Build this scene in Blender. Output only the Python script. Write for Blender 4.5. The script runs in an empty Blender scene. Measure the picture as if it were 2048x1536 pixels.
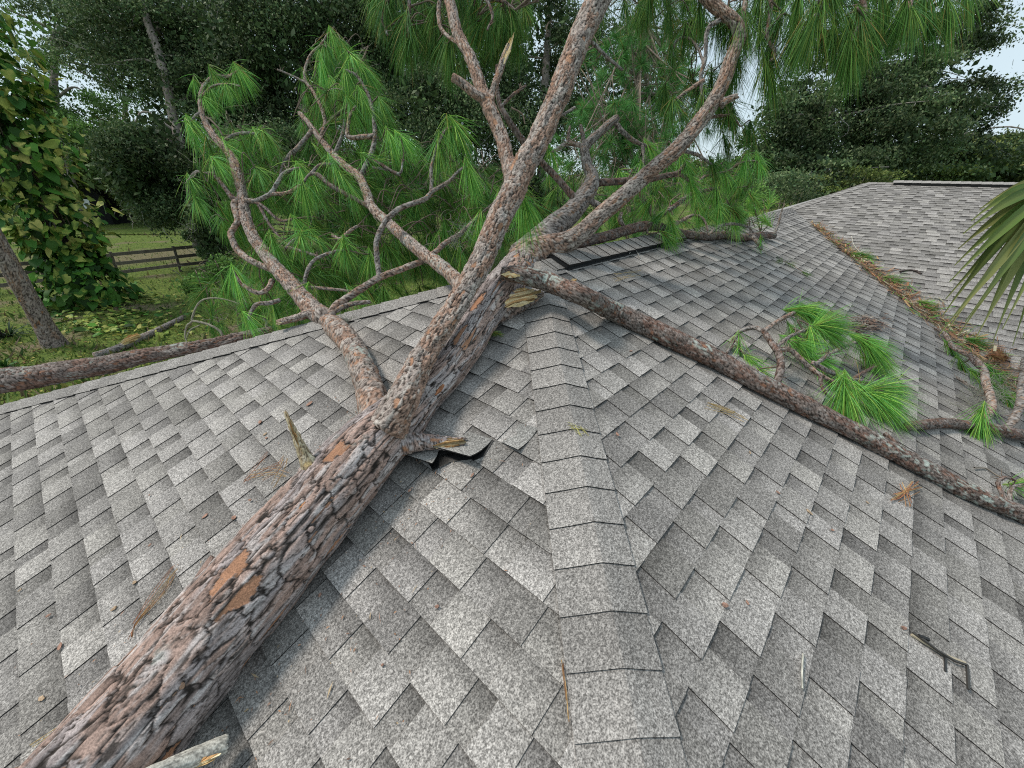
import bpy, math, random
import numpy as np
from mathutils import Matrix, Vector
# ---------------------------------------------------------------- camera, sky, sun, exposure
sc = bpy.context.scene
COL = sc.collection
FPX = 816.7                                   # focal length in pixels of a 2048 px wide frame
CAM = np.array([-2.352, -1.859, 0.565])
R = np.array([[0.67259, -0.73990, 0.01327], [-0.33101, -0.31684, -0.88885], [0.66186, 0.59343, -0.45801]])
RIGHT, DOWN, FWD = R
cd = bpy.data.cameras.new('camera'); cam = bpy.data.objects.new('camera', cd); COL.objects.link(cam)
cd.sensor_width = 36.0; cd.sensor_fit = 'HORIZONTAL'; cd.lens = 36.0 * FPX / 2048
cd.clip_start = 0.05; cd.clip_end = 2000
cam.matrix_world = Matrix([[RIGHT[i], -DOWN[i], -FWD[i], CAM[i]] for i in range(3)] + [[0, 0, 0, 1]])
sc.camera = cam

SUN_EL, SUN_DIR = math.radians(56), np.array([-0.55, 0.83])
world = bpy.data.worlds.new("World"); sc.world = world; world.use_nodes = True
nt = world.node_tree; nt.nodes.clear()
n_out = nt.nodes.new('ShaderNodeOutputWorld'); n_bg = nt.nodes.new('ShaderNodeBackground')
n_sky = nt.nodes.new('ShaderNodeTexSky'); n_sky.sky_type = 'NISHITA'; n_sky.sun_disc = False
n_sky.sun_elevation = SUN_EL; n_sky.sun_rotation = math.atan2(SUN_DIR[0], SUN_DIR[1])
n_tc = nt.nodes.new('ShaderNodeTexCoord'); n_no = nt.nodes.new('ShaderNodeTexNoise')
n_no.inputs['Scale'].default_value = 3.0; n_no.inputs['Detail'].default_value = 6
n_mr = nt.nodes.new('ShaderNodeMapRange'); n_mr.inputs[1].default_value = 0.3; n_mr.inputs[2].default_value = 0.7
n_mr.inputs[3].default_value = 0.70; n_mr.inputs[4].default_value = 0.97
n_mx = nt.nodes.new('ShaderNodeMix'); n_mx.data_type = 'RGBA'
n_mx.inputs[7].default_value = (4.7, 5.7, 6.25, 1)          # bright thin overcast
nt.links.new(n_tc.outputs['Generated'], n_no.inputs['Vector']); nt.links.new(n_no.outputs['Fac'], n_mr.inputs[0])
nt.links.new(n_mr.outputs[0], n_mx.inputs[0]); nt.links.new(n_sky.outputs[0], n_mx.inputs[6])
nt.links.new(n_mx.outputs[2], n_bg.inputs['Color']); n_bg.inputs['Strength'].default_value = 0.10
nt.links.new(n_bg.outputs[0], n_out.inputs['Surface'])

sd = bpy.data.lights.new('sun', 'SUN'); sun = bpy.data.objects.new('sun', sd); COL.objects.link(sun)
sd.energy = 1.9; sd.angle = math.radians(12); sd.color = (1.0, 0.93, 0.83)
d_ = SUN_DIR / np.linalg.norm(SUN_DIR) * math.cos(SUN_EL)
sun.rotation_euler = Vector((d_[0], d_[1], math.sin(SUN_EL))).to_track_quat('Z', 'Y').to_euler()
sun.location = (-6, 9, 14)
sc.view_settings.view_transform = 'Standard'; sc.view_settings.look = 'None'
sc.view_settings.exposure = 0.58; sc.view_settings.gamma = 1.0
sc.cycles.pixel_filter_type = 'BLACKMAN_HARRIS'; sc.cycles.filter_width = 1.1; sc.cycles.use_denoising = False

# ---------------------------------------------------------------- numeric helpers
rng = np.random.default_rng(7)
S = 0.378                                      # pitch of the two near roof slopes
GZ = -4.2                                      # ground level, the ridge being 0
V0 = np.array([8.2, 0, 0]); VK = 1.58; S2 = S / VK     # valley start, its plan run per rise, pitch of the wing

def ray(px, py): return RIGHT * ((px - 1024) / FPX) + DOWN * ((py - 768) / FPX) + FWD
def P(px, py, z): return CAM + ray(px, py) * z
N_HIP = np.array([-S, 0, 1.0]); N_HIP /= np.linalg.norm(N_HIP)
N_FRONT = np.array([0, -S, 1.0]); N_FRONT /= np.linalg.norm(N_FRONT)
N_WING = np.array([-S2, 0, 1.0]); N_WING /= np.linalg.norm(N_WING)
def on(n, px, py, h=0.0, o=None):
    o = np.zeros(3) if o is None else o
    r = ray(px, py); return CAM + r * ((h - n @ (CAM - o)) / (n @ r))
def hipp(px, py, h=0.0): return on(N_HIP, px, py, h)
def front(px, py, h=0.0): return on(N_FRONT, px, py, h)
def wing(px, py, h=0.0): return on(N_WING, px, py, h, V0)
def ground(px, py, h=0.0): return on(np.array([0, 0, 1.0]), px, py, h + GZ)
def depth(p): return float(FWD @ (np.asarray(p) - CAM))
def imdir(dx, dy, dz=0.0):
    v = RIGHT * dx + DOWN * dy + FWD * dz; return v / np.linalg.norm(v)
def unit(v): v = np.asarray(v, float); return v / (np.linalg.norm(v) + 1e-12)

def hsh(*a):
    h = np.zeros(np.broadcast(*a).shape, np.uint32) + np.uint32(2166136261)
    for k, x in enumerate(a):
        h = (h ^ (np.asarray(x).astype(np.int64) & 0xffffffff).astype(np.uint32)) * np.uint32(16777619)
        h ^= h >> np.uint32(15); h = h * np.uint32(2246822519); h ^= h >> np.uint32(13)
    return h.astype(np.float64) / 4294967296.0
def vnoise(p, scale, seed=0):
    q = p * scale; i = np.floor(q).astype(np.int64); f = q - i; f = f * f * (3 - 2 * f); out = 0
    for a in (0, 1):
        for b in (0, 1):
            for c in (0, 1):
                w = (f[..., 0] if a else 1 - f[..., 0]) * (f[..., 1] if b else 1 - f[..., 1]) * (f[..., 2] if c else 1 - f[..., 2])
                out = out + w * hsh(i[..., 0] + a, i[..., 1] + b, i[..., 2] + c, np.int64(seed))
    return out
def fbm(p, scale, seed=0, o=3):
    s, a, t = 0, 1.0, 0
    for k in range(o): s = s + a * vnoise(p, scale * 2 ** k, seed + k); t += a; a *= 0.5
    return s / t
def sstep(a, b, x): t = np.clip((x - a) / (b - a), 0, 1); return t * t * (3 - 2 * t)
def lerp(a, b, t): return a + (b - a) * t

# ---------------------------------------------------------------- scene helpers
def tag(o, label=None, cat=None, group=None, kind=None):
    if label: o['label'] = label
    if cat: o['category'] = cat
    if group: o['group'] = group
    if kind: o['kind'] = kind
    return o
def thing(name, loc, label, cat, group=None):
    o = bpy.data.objects.new(name, None); COL.objects.link(o); o.location = [float(x) for x in loc]
    o.empty_display_size = 0.2
    return tag(o, label, cat, group)
def origin_of(o):
    v = np.zeros(3)
    while o is not None: v += np.array(o.location); o = o.parent
    return v
def mesh(name, V, faces, mat, parent=None, col=None, smooth=True, loc=None):
    """V (n,3) in world space; faces: list of (k,3) / (k,4) index arrays or of index lists"""
    V = np.asarray(V, float)
    base = origin_of(parent) if parent is not None else np.zeros(3)
    lc = np.zeros(3)
    if loc is not None: lc = np.asarray(loc, float) - base
    me = bpy.data.meshes.new(name); me.vertices.add(len(V))
    me.vertices.foreach_set('co', (V - base - lc).astype(np.float32).ravel())
    li, st, tot = [], [], 0
    for F in faces:
        if isinstance(F, np.ndarray) and F.ndim == 2:
            if not len(F): continue
            li.append(F.ravel()); st.append(np.arange(len(F)) * F.shape[1] + tot); tot += F.size
        else:
            for f in F: li.append(np.asarray(f)); st.append(np.array([tot])); tot += len(f)
    li = np.concatenate(li).astype(np.int32); st = np.concatenate(st).astype(np.int32)
    me.loops.add(len(li)); me.loops.foreach_set('vertex_index', li)
    me.polygons.add(len(st)); me.polygons.foreach_set('loop_start', st)
    me.polygons.foreach_set('use_smooth', np.full(len(st), bool(smooth)))
    me.update(calc_edges=True)
    if col is not None:
        c = np.asarray(col, float)
        if c.shape[1] == 3: c = np.concatenate([c, np.ones((len(c), 1))], 1)
        a = me.color_attributes.new('col', 'FLOAT_COLOR', 'POINT'); a.data.foreach_set('color', c.astype(np.float32).ravel())
    me.materials.append(mat)
    o = bpy.data.objects.new(name, me); COL.objects.link(o)
    if parent is not None: o.parent = parent
    o.location = [float(x) for x in lc]
    return o
class MB:
    def __init__(s): s.V = []; s.F = []; s.C = []; s.n = 0
    def add(s, V, faces, col=(0.5, 0.5, 0.5)):
        V = np.asarray(V, float).reshape(-1, 3); s.V.append(V)
        c = np.asarray(col, float)
        if c.ndim == 1: c = np.tile(c, (len(V), 1))
        s.C.append(c)
        for F in faces:
            if isinstance(F, np.ndarray) and F.ndim == 2: s.F.append(F + s.n)
            else: s.F.append([[i + s.n for i in f] for f in F])
        s.n += len(V)
    def box(s, c, h, ax=None, col=(0.5, 0.5, 0.5)):
        ax = np.eye(3) if ax is None else ax
        V = np.array([c + ax[0] * h[0] * a + ax[1] * h[1] * b + ax[2] * h[2] * d for a in (-1, 1) for b in (-1, 1) for d in (-1, 1)])
        s.add(V, [np.array([[0, 1, 3, 2], [4, 6, 7, 5], [0, 4, 5, 1], [2, 3, 7, 6], [0, 2, 6, 4], [1, 5, 7, 3]])], col)
    def build(s, name, mat, parent=None, smooth=True, loc=None):
        return mesh(name, np.concatenate(s.V), s.F, mat, parent, np.concatenate(s.C), smooth, loc)

# ---------------------------------------------------------------- materials
def mat_new(name):
    m = bpy.data.materials.new(name); m.use_nodes = True; t = m.node_tree; t.nodes.clear()
    o = t.nodes.new('ShaderNodeOutputMaterial'); b = t.nodes.new('ShaderNodeBsdfPrincipled')
    t.links.new(b.outputs[0], o.inputs['Surface']); return m, t, b
def nd(t, kind, **kw):
    n = t.nodes.new(kind)
    for k, v in kw.items():
        if k.startswith('i_'): n.inputs[k[2:].replace('_', ' ')].default_value = v
        else: setattr(n, k, v)
    return n
def attr_mat(name, rough=0.8, speck=0.0, speck_scale=150, bump=0.0, bump_scale=80, spec=0.3, trans=0.0, var=0.0, var_scale=6, speck2=None):
    """colour from the 'col' attribute, times fine speckle and broad mottling, with bump"""
    m, t, b = mat_new(name)
    a = nd(t, 'ShaderNodeVertexColor', layer_name='col'); c = a.outputs['Color']
    tc = nd(t, 'ShaderNodeTexCoord')
    def mul(c, scale, lo, hi, detail=2, ramp=(0.3, 0.7)):
        n = nd(t, 'ShaderNodeTexNoise'); n.inputs['Scale'].default_value = scale; n.inputs['Detail'].default_value = detail
        t.links.new(tc.outputs['Object'], n.inputs['Vector'])
        r = nd(t, 'ShaderNodeMapRange'); r.inputs[1].default_value = ramp[0]; r.inputs[2].default_value = ramp[1]
        r.inputs[3].default_value = lo; r.inputs[4].default_value = hi
        t.links.new(n.outputs['Fac'], r.inputs[0])
        v = nd(t, 'ShaderNodeVectorMath', operation='SCALE'); t.links.new(c, v.inputs[0]); t.links.new(r.outputs[0], v.inputs['Scale'])
        return v.outputs[0], n
    if speck: c, _ = mul(c, speck_scale, 1 - speck, 1 + speck, 3, (0.36, 0.64))
    if speck2: c, _ = mul(c, speck2[1], 1 - speck2[0], 1 + speck2[0], 1, (0.34, 0.66))
    if var: c, _ = mul(c, var_scale, 1 - var, 1 + var, 4)
    t.links.new(c, b.inputs['Base Color'])
    b.inputs['Roughness'].default_value = rough; b.inputs['Specular IOR Level'].default_value = spec
    if bump:
        n = nd(t, 'ShaderNodeTexNoise'); n.inputs['Scale'].default_value = bump_scale; n.inputs['Detail'].default_value = 4
        t.links.new(tc.outputs['Object'], n.inputs['Vector'])
        bm = nd(t, 'ShaderNodeBump'); bm.inputs['Strength'].default_value = 0.8; bm.inputs['Distance'].default_value = bump
        t.links.new(n.outputs['Fac'], bm.inputs['Height']); t.links.new(bm.outputs[0], b.inputs['Normal'])
    if trans:
        tr = nd(t, 'ShaderNodeBsdfTranslucent'); t.links.new(c, tr.inputs['Color'])
        mx = nd(t, 'ShaderNodeMixShader'); mx.inputs[0].default_value = trans
        o = [n for n in t.nodes if n.type == 'OUTPUT_MATERIAL'][0]
        t.links.new(b.outputs[0], mx.inputs[1]); t.links.new(tr.outputs[0], mx.inputs[2]); t.links.new(mx.outputs[0], o.inputs['Surface'])
    return m
M_SHINGLE = attr_mat('shingle granules', 0.95, speck=0.50, speck_scale=230, speck2=(0.32, 105), bump=0.0015, bump_scale=260, spec=0.15, var=0.07, var_scale=2.5)
M_BARK = attr_mat('pine bark', 0.9, speck=0.25, speck_scale=230, bump=0.0013, bump_scale=200, spec=0.15, var=0.18, var_scale=14)
M_WOOD = attr_mat('fresh splintered wood', 0.7, speck=0.18, speck_scale=120, bump=0.002, bump_scale=90, spec=0.25, var=0.15, var_scale=30)
M_NEEDLE = attr_mat('pine needles', 0.6, spec=0.15, trans=0.25)
M_LEAF = attr_mat('leaves', 0.55, spec=0.18, trans=0.22)
M_DRY = attr_mat('dry needles', 0.8, spec=0.2)
M_TWIG = attr_mat('twig bark', 0.9, speck=0.3, speck_scale=200, spec=0.15)
M_MOSS = attr_mat('grey moss', 0.95, spec=0.1, trans=0.2)
M_VENT = attr_mat('black vent plastic', 0.5, spec=0.4, bump=0.001, bump_scale=120)
M_PAINT = attr_mat('painted wall', 0.8, var=0.06, spec=0.3)
M_PLANK = attr_mat('weathered plank', 0.85, speck=0.3, speck_scale=40, spec=0.2, var=0.25, var_scale=5)

def mat_ground():
    m, t, b = mat_new('grass ground'); tc = nd(t, 'ShaderNodeTexCoord')
    def noise(scale, detail=5):
        n = nd(t, 'ShaderNodeTexNoise'); n.inputs['Scale'].default_value = scale; n.inputs['Detail'].default_value = detail
        t.links.new(tc.outputs['Object'], n.inputs['Vector']); return n.outputs['Fac']
    def ramp(f, stops):
        r = nd(t, 'ShaderNodeValToRGB'); e = r.color_ramp.elements
        e[0].position, e[0].color = stops[0][0], (*stops[0][1], 1); e[1].position, e[1].color = stops[-1][0], (*stops[-1][1], 1)
        for p, c in stops[1:-1]: x = e.new(p); x.color = (*c, 1)
        t.links.new(f, r.inputs[0]); return r.outputs[0]
    g = ramp(noise(9, 8), [(0.3, (0.05, 0.078, 0.02)), (0.5, (0.115, 0.165, 0.036)), (0.7, (0.21, 0.25, 0.06))])
    dirt = ramp(noise(14, 6), [(0.3, (0.10, 0.075, 0.05)), (0.7, (0.30, 0.24, 0.16))])
    msk = nd(t, 'ShaderNodeMapRange'); msk.inputs[1].default_value = 0.55; msk.inputs[2].default_value = 0.68
    t.links.new(noise(0.45, 6), msk.inputs[0])
    sx = nd(t, 'ShaderNodeSeparateXYZ'); t.links.new(tc.outputs['Object'], sx.inputs[0])   # a worn drive runs past the fence
    ad = nd(t, 'ShaderNodeMath', operation='ADD'); ad.inputs[1].default_value = -31.5
    ab = nd(t, 'ShaderNodeMath', operation='ABSOLUTE'); t.links.new(sx.outputs['Y'], ad.inputs[0]); t.links.new(ad.outputs[0], ab.inputs[0])
    mr = nd(t, 'ShaderNodeMapRange'); mr.inputs[1].default_value = 3.2; mr.inputs[2].default_value = 1.4; t.links.new(ab.outputs[0], mr.inputs[0])
    mm = nd(t, 'ShaderNodeMath', operation='MAXIMUM'); t.links.new(msk.outputs[0], mm.inputs[0])
    s7 = nd(t, 'ShaderNodeMath', operation='MULTIPLY'); s7.inputs[1].default_value = 0.75
    t.links.new(mr.outputs[0], s7.inputs[0]); t.links.new(s7.outputs[0], mm.inputs[1])
    mx = nd(t, 'ShaderNodeMix', data_type='RGBA'); t.links.new(mm.outputs[0], mx.inputs[0]); t.links.new(g, mx.inputs[6]); t.links.new(dirt, mx.inputs[7])
    t.links.new(mx.outputs[2], b.inputs['Base Color']); b.inputs['Roughness'].default_value = 0.95; b.inputs['Specular IOR Level'].default_value = 0.1
    bm = nd(t, 'ShaderNodeBump'); bm.inputs['Distance'].default_value = 0.06; t.links.new(noise(30, 6), bm.inputs['Height']); t.links.new(bm.outputs[0], b.inputs['Normal'])
    return m
M_GROUND = mat_ground()

# ---------------------------------------------------------------- ground
def build_ground():
    n = 90; u = np.linspace(-1, 1, n); u = np.sign(u) * np.abs(u) ** 2.2 * 600
    X, Y = np.meshgrid(u, u + 15, indexing='ij'); p = np.stack([X, Y, 0 * X], -1).reshape(-1, 3)
    p[:, 2] = GZ + (fbm(p, 0.25, 3) - 0.5) * 0.12
    i = np.arange(n * n).reshape(n, n)
    F = np.stack([i[:-1, :-1], i[1:, :-1], i[1:, 1:], i[:-1, 1:]], -1).reshape(-1, 4)
    tag(mesh('ground', p, [F], M_GROUND), kind='structure')
build_ground()

# ---------------------------------------------------------------- roof
EXP = 0.1353
def clip_poly(poly, planes):
    for (a, b, c) in planes:                      # keep a*u+b*v<=c
        out = []; n = len(poly)
        for i in range(n):
            p, q = poly[i], poly[(i + 1) % n]; dp = a * p[0] + b * p[1] - c; dq = a * q[0] + b * q[1] - c
            if dp <= 0: out.append(p)
            if (dp < 0 < dq) or (dq < 0 < dp):
                k = dp / (dp - dq); out.append((p[0] + (q[0] - p[0]) * k, p[1] + (q[1] - p[1]) * k))
        poly = out
        if len(poly) < 3: return []
    return poly
def clip_seg(p, q, planes):
    a0, a1 = 0.0, 1.0
    for (a, b, c) in planes:
        dp = a * p[0] + b * p[1] - c; dq = a * q[0] + b * q[1] - c
        if dp > 0 and dq > 0: return None
        if dp > 0: a0 = max(a0, dp / (dp - dq))
        elif dq > 0: a1 = min(a1, dp / (dp - dq))
    if a1 - a0 < 1e-3: return None
    L = lambda k: (p[0] + (q[0] - p[0]) * k, p[1] + (q[1] - p[1]) * k)
    return L(a0), L(a1)
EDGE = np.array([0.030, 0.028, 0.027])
SEQ = [0.155, 0.11, 0.14, 0.12, 0.165, 0.10, 0.13, 0.08]          # tooth, gap, tooth, gap ... one metre of strip
def lift_fn(w):                                   # courses the trunk has pushed up
    return 0.0
def shingle_field(name, O, u, v, n, corners, phase, seed, parent, lift=None):
    """O origin; u along the courses, v down the slope, n normal; corners: 3-D polygon; butt lines at phase + k*EXP"""
    r = np.random.default_rng(seed)
    uv = [(float((c - O) @ u), float((c - O) @ v)) for c in corners]
    cx = sum(a for a, b in uv) / len(uv); cy = sum(b for a, b in uv) / len(uv); planes = []
    for i in range(len(uv)):
        p, q = uv[i], uv[(i + 1) % len(uv)]; a, b = q[1] - p[1], -(q[0] - p[0]); l = math.hypot(a, b); a /= l; b /= l
        c = a * p[0] + b * p[1]
        if a * cx + b * cy > c: a, b, c = -a, -b, -c
        planes.append((a, b, c))
    u0, u1 = min(a for a, b in uv), max(a for a, b in uv); v0, v1 = min(b for a, b in uv), max(b for a, b in uv)
    V, C, F = [], [], []
    def w(p, h):
        q = O + u * p[0] + v * p[1]
        return q + n * (h + (lift(q) if lift else 0))
    k = math.floor((v0 - phase) / EXP)
    while phase + k * EXP < v1:
        top, bot = phase + k * EXP, phase + (k + 1) * EXP + r.normal(0, 0.0006); k += 1
        sft = (k * 0.163) % 1.0; x = u0 - 1.0 - ((u0 - sft) % 1.0) + r.normal(0, .006); ci = 0
        while x < u1:
            wd = SEQ[ci % len(SEQ)] * r.uniform(.94, 1.06); tooth = ci % 2 == 0; ci += 1
            if x + wd < u0: x += wd; continue
            hb = 0.0088 if tooth else 0.0050; ht = 0.0045 if tooth else 0.0
            a, b = x, x + wd
            sh = 0.262 * (r.choice([0.78, 0.92, 1.03, 1.15, 1.30]) if tooth else r.choice([0.72, 0.86, 1.0, 1.18])) * r.uniform(0.95, 1.05)
            base = sh * np.array([1.0, 0.93, 0.87]) * np.array([1, 1, r.uniform(0.985, 1.012)])
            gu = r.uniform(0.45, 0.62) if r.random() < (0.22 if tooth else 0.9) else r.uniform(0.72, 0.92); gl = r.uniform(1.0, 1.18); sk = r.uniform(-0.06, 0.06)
            H = lambda vv: ht + (hb - ht) * (vv - top) / (bot - top)
            pol = clip_poly([(a, top - 0.0), (b, top - 0.0), (b, top + 0.092), (b, bot), (a, bot), (a, top + 0.092)], planes)
            if pol:
                i = len(V)
                for p in pol:
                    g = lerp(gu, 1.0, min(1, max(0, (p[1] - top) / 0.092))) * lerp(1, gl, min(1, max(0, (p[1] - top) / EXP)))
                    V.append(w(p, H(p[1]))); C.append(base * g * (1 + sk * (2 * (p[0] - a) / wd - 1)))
                F.append(list(range(i, i + len(pol))))
                sgs = [((a, bot), (b, bot), True)]
                if tooth: sgs += [((a, bot), (a, top), False), ((b, top), (b, bot), False)]
                for p, q, butt in sgs:
                    g = clip_seg(p, q, planes)
                    if g:
                        i = len(V); p, q = g; lo = -0.001 if butt else None
                        for s_, hh in ((p, 1), (q, 1), (q, 0), (p, 0)):
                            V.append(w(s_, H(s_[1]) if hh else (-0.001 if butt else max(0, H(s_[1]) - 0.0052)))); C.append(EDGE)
                        F.append([i, i + 3, i + 2, i + 1])
            x = b
    # black underlay the shingles lie on
    i = len(V)
    for c in corners: V.append(c - n * 0.004); C.append(EDGE * 0.6)
    F.append(list(range(i, i + len(corners))))
    o = mesh(name, np.array(V), [F], M_SHINGLE, parent, np.array(C), smooth=False)
    return o

house = thing('house', (0, 0, GZ), 'low house with grey shingled hip roof under the fallen pine, wing at right', 'house')
EAVE = 4.6
XE = V0[0] - VK * EAVE
A0 = np.zeros(3)
HA = np.array([-EAVE, -EAVE, -S * EAVE]); HB = np.array([-EAVE, EAVE, -S * EAVE]); VE = np.array([XE, -EAVE, -S * EAVE])
T = wing(1738, 366); RZ = T[2]
RE = np.array([T[0], -8.5, RZ]); WE = np.array([XE, -8.5, S2 * (XE - V0[0])])
v_h = unit([-1, 0, -S]); v_f = unit([0, -1, -S]); v_w = unit([-1, 0, -S2])
k_ = math.sqrt(1 + S * S)
def lift_hip(q):
    # the slope is pushed out of line just right of the trunk
    c = hipp(930, 830); d = np.linalg.norm((q - c)); return 0.02 * math.exp(-(d / 0.22) ** 2)
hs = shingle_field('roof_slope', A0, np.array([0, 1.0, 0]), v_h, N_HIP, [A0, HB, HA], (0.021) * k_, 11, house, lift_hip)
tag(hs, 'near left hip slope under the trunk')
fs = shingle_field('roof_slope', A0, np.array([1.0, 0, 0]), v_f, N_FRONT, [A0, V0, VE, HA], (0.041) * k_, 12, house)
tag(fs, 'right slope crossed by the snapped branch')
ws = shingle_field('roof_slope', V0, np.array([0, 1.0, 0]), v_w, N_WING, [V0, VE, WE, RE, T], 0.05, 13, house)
tag(ws, 'far wing slope beyond the valley')
# hidden slopes at the back, soffit and walls
SH_C = np.array([0.32, 0.31, 0.30])
bk = MB(); YB = 4.6; XB = T[0] + (T[0] - XE)
bk.add([A0, V0, [V0[0], YB, -S * YB], HB], [[[0, 1, 2, 3]]], SH_C)
bk.add([T, RE, [XB, -8.5, WE[2]], [XB, YB, WE[2]]], [[[0, 1, 2, 3]]], SH_C)
bk.add([T, [XB, YB, WE[2]], [V0[0], YB, -S * YB], V0], [[[0, 1, 2, 3]]], SH_C)
bo = bk.build('roof_slope', M_SHINGLE, house, smooth=False); tag(bo, 'plain back slope behind the ridge')
wl = MB(); wz0, wz1 = GZ, -S * EAVE - 0.12; e = EAVE - 0.45
WALL = np.array([0.55, 0.52, 0.45])
ring = [(-e, -e), (XE + 0.4, -e), (XE + 0.4, -8.1), (XB - 0.4, -8.1), (XB - 0.4, YB - 0.45), (-e, YB - 0.45)]
Vw = [[x, y, z] for x, y in ring for z in (wz0, wz1)]; n6 = len(ring)
wl.add(Vw, [[[2 * i, 2 * ((i + 1) % n6), 2 * ((i + 1) % n6) + 1, 2 * i + 1] for i in range(n6)]], WALL)
wl.build('wall', M_PAINT, house, smooth=False)
fa = MB()
def fascia(a, b):
    a, b = np.array(a), np.array(b); d = b - a; L = np.linalg.norm(d); d /= L
    o = unit(np.cross(d, [0, 0, 1])); fa.box((a + b) / 2 + np.array([0, 0, -0.085]), (L / 2, 0.012, 0.075), np.array([d, o, [0, 0, 1.0]]), (0.7, 0.69, 0.66))
fascia(HA, VE); fascia(HB, HA); fascia(VE, WE); fascia([V0[0], YB, -S * YB], HB)
fa.build('fascia', M_PAINT, house, smooth=False)

def caps(name, O, d, nl, nr, ql, qr, start, stop, parent, seed, half=0.15, half2=None, raise_=0.0, e=0.1429, shade=(0.84, 1.18), phase=0.0):
    """cap shingles folded over a hip or ridge: butts facing -> +d (the way the line runs)"""
    r = np.random.default_rng(seed); mb = MB(); nm = unit(nl + nr); half2 = half2 or half
    t = start
    while t < stop - 1e-6:
        t0, t1 = t, min(t + e, stop); t += e
        sh = 0.262 * r.uniform(*shade); base = sh * np.array([1, 0.93, 0.87])
        j = r.normal(0, 0.0022, 2); prof = []
        for w, q, n_, rr in ((half, ql, nl, 0), (half * 0.5, ql, nl, 0), (0.022, ql, nm, 0), (0, ql, nm, 1), (0.022, qr, nm, 0), (half2 * 0.5, qr, nr, 0), (half2, qr, nr, 0)):
            prof.append((q * w, n_))
        V = []
        k = len(prof)
        for tt, h in ((t0 - 0.02, 0.010), (t1, 0.0165)):
            for i, (o, n_) in enumerate(prof):
                V.append(O + d * (tt + (j[0] * (i - 3) / 3 if h > 0.012 else 0)) + o + n_ * (h + raise_ + (0.003 if i in (2, 3, 4) else 0)))
        for i, (o, n_) in enumerate(prof): V.append(O + d * (t1 + j[0] * (i - 3) / 3) + o + n_ * (0.0085 + raise_))
        col = [base * r.uniform(0.82, 0.95)] * k + [base * 1.03] * k + [EDGE] * k
        F = [[i, i + 1, k + i + 1, k + i] for i in range(k - 1)]
        # the butt uses its own verts so its edge stays dark and sharp
        V += V[k:2 * k]; col += [EDGE] * k
        F += [[3 * k + i, 3 * k + i + 1, 2 * k + i + 1, 2 * k + i] for i in range(k - 1)]
        for s_ in (0, k - 1):                   # side edges
            i0 = len(V); lo = V[2 * k + s_]; V += [V[s_], V[k + s_], lo, V[s_] - prof[s_][1] * 0.011]; col += [EDGE] * 4; F.append([i0, i0 + 1, i0 + 2, i0 + 3])
        mb.add(np.array(V), [F], np.array(col))
    return mb.build(name, M_SHINGLE, parent, smooth=False)
dA = unit([-1, -1, -S]); dB = unit([-1, 1, -S])
def side(n, d, into): q = unit(np.cross(n, d)); return q if q @ into > 0 else -q
N_BACK = unit([0, S, 1.0])
c1 = caps('hip_cap', A0, dA, N_HIP, N_FRONT, side(N_HIP, dA, np.array([-1, 0, 0])), side(N_FRONT, dA, np.array([0, -1.0, 0])), 0.0156, 6.8, house, 21, half=0.155, half2=0.112)
tag(c1, 'line of cap shingles running down from the apex towards the camera')
c2 = caps('hip_cap', A0, dB, N_BACK, N_HIP, side(N_BACK, dB, np.array([0, 1.0, 0])), side(N_HIP, dB, np.array([-1.0, 0, 0])), 0.05, 6.8, house, 22, half=0.135, shade=(0.85, 1.15))
tag(c2, 'cap shingles along the left skyline edge')
dR = np.array([-1.0, 0, 0])
qb, qf = side(N_BACK, dR, np.array([0, 1.0, 0])), side(N_FRONT, dR, np.array([0, -1.0, 0]))
O_R = V0.copy()
caps('ridge_cap', O_R, dR, N_BACK, N_FRONT, qb, qf, 0.0, V0[0] - 0.01, house, 23, half=0.135, shade=(0.85, 1.15))
rv = MB()
def vent(a, b, q1, q2, n1, n2, mb, half, h0, h1):
    nm = unit(n1 + n2); V = []
    for p in (a, b):
        for o, n_ in ((q1 * half, n1), (q1 * 0.02, nm), (q2 * 0.02, nm), (q2 * half, n2)):
            V.append(p + o + n_ * h0); V.append(p + o + n_ * h1)
    F = []
    for i in range(3): F += [[2 * i + 1, 2 * i + 3, 8 + 2 * i + 3, 8 + 2 * i + 1]]
    F += [[0, 1, 9, 8], [6, 14, 15, 7]]
    for s_ in (0, 8):
        for i in range(3): F.append([s_ + 2 * i, s_ + 2 * i + 2, s_ + 2 * i + 3, s_ + 2 * i + 1])
    mb.add(np.array(V), [F], (0.012, 0.013, 0.014))
X_V0, X_V1 = 0.13, 2.3
vent(np.array([X_V0, 0, 0]), np.array([X_V1, 0, 0]), qb, qf, N_BACK, N_FRONT, rv, 0.145, 0.004, 0.036)
x = X_V0                                       # louvre lip along the front edge
vent(np.array([X_V0 + .01, 0, 0]), np.array([X_V1, 0, 0]), qb, qf, N_BACK, N_FRONT, rv, 0.165, 0.010, 0.016)
rvo = rv.build('ridge_vent', M_VENT, house, smooth=False)
caps('vent_cap', np.array([X_V1, 0, 0]), dR, N_BACK, N_FRONT, qb, qf, 0.0, X_V1 - X_V0 - 0.01, house, 24, half=0.15, half2=None, raise_=0.030, shade=(0.9, 1.2))
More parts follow.
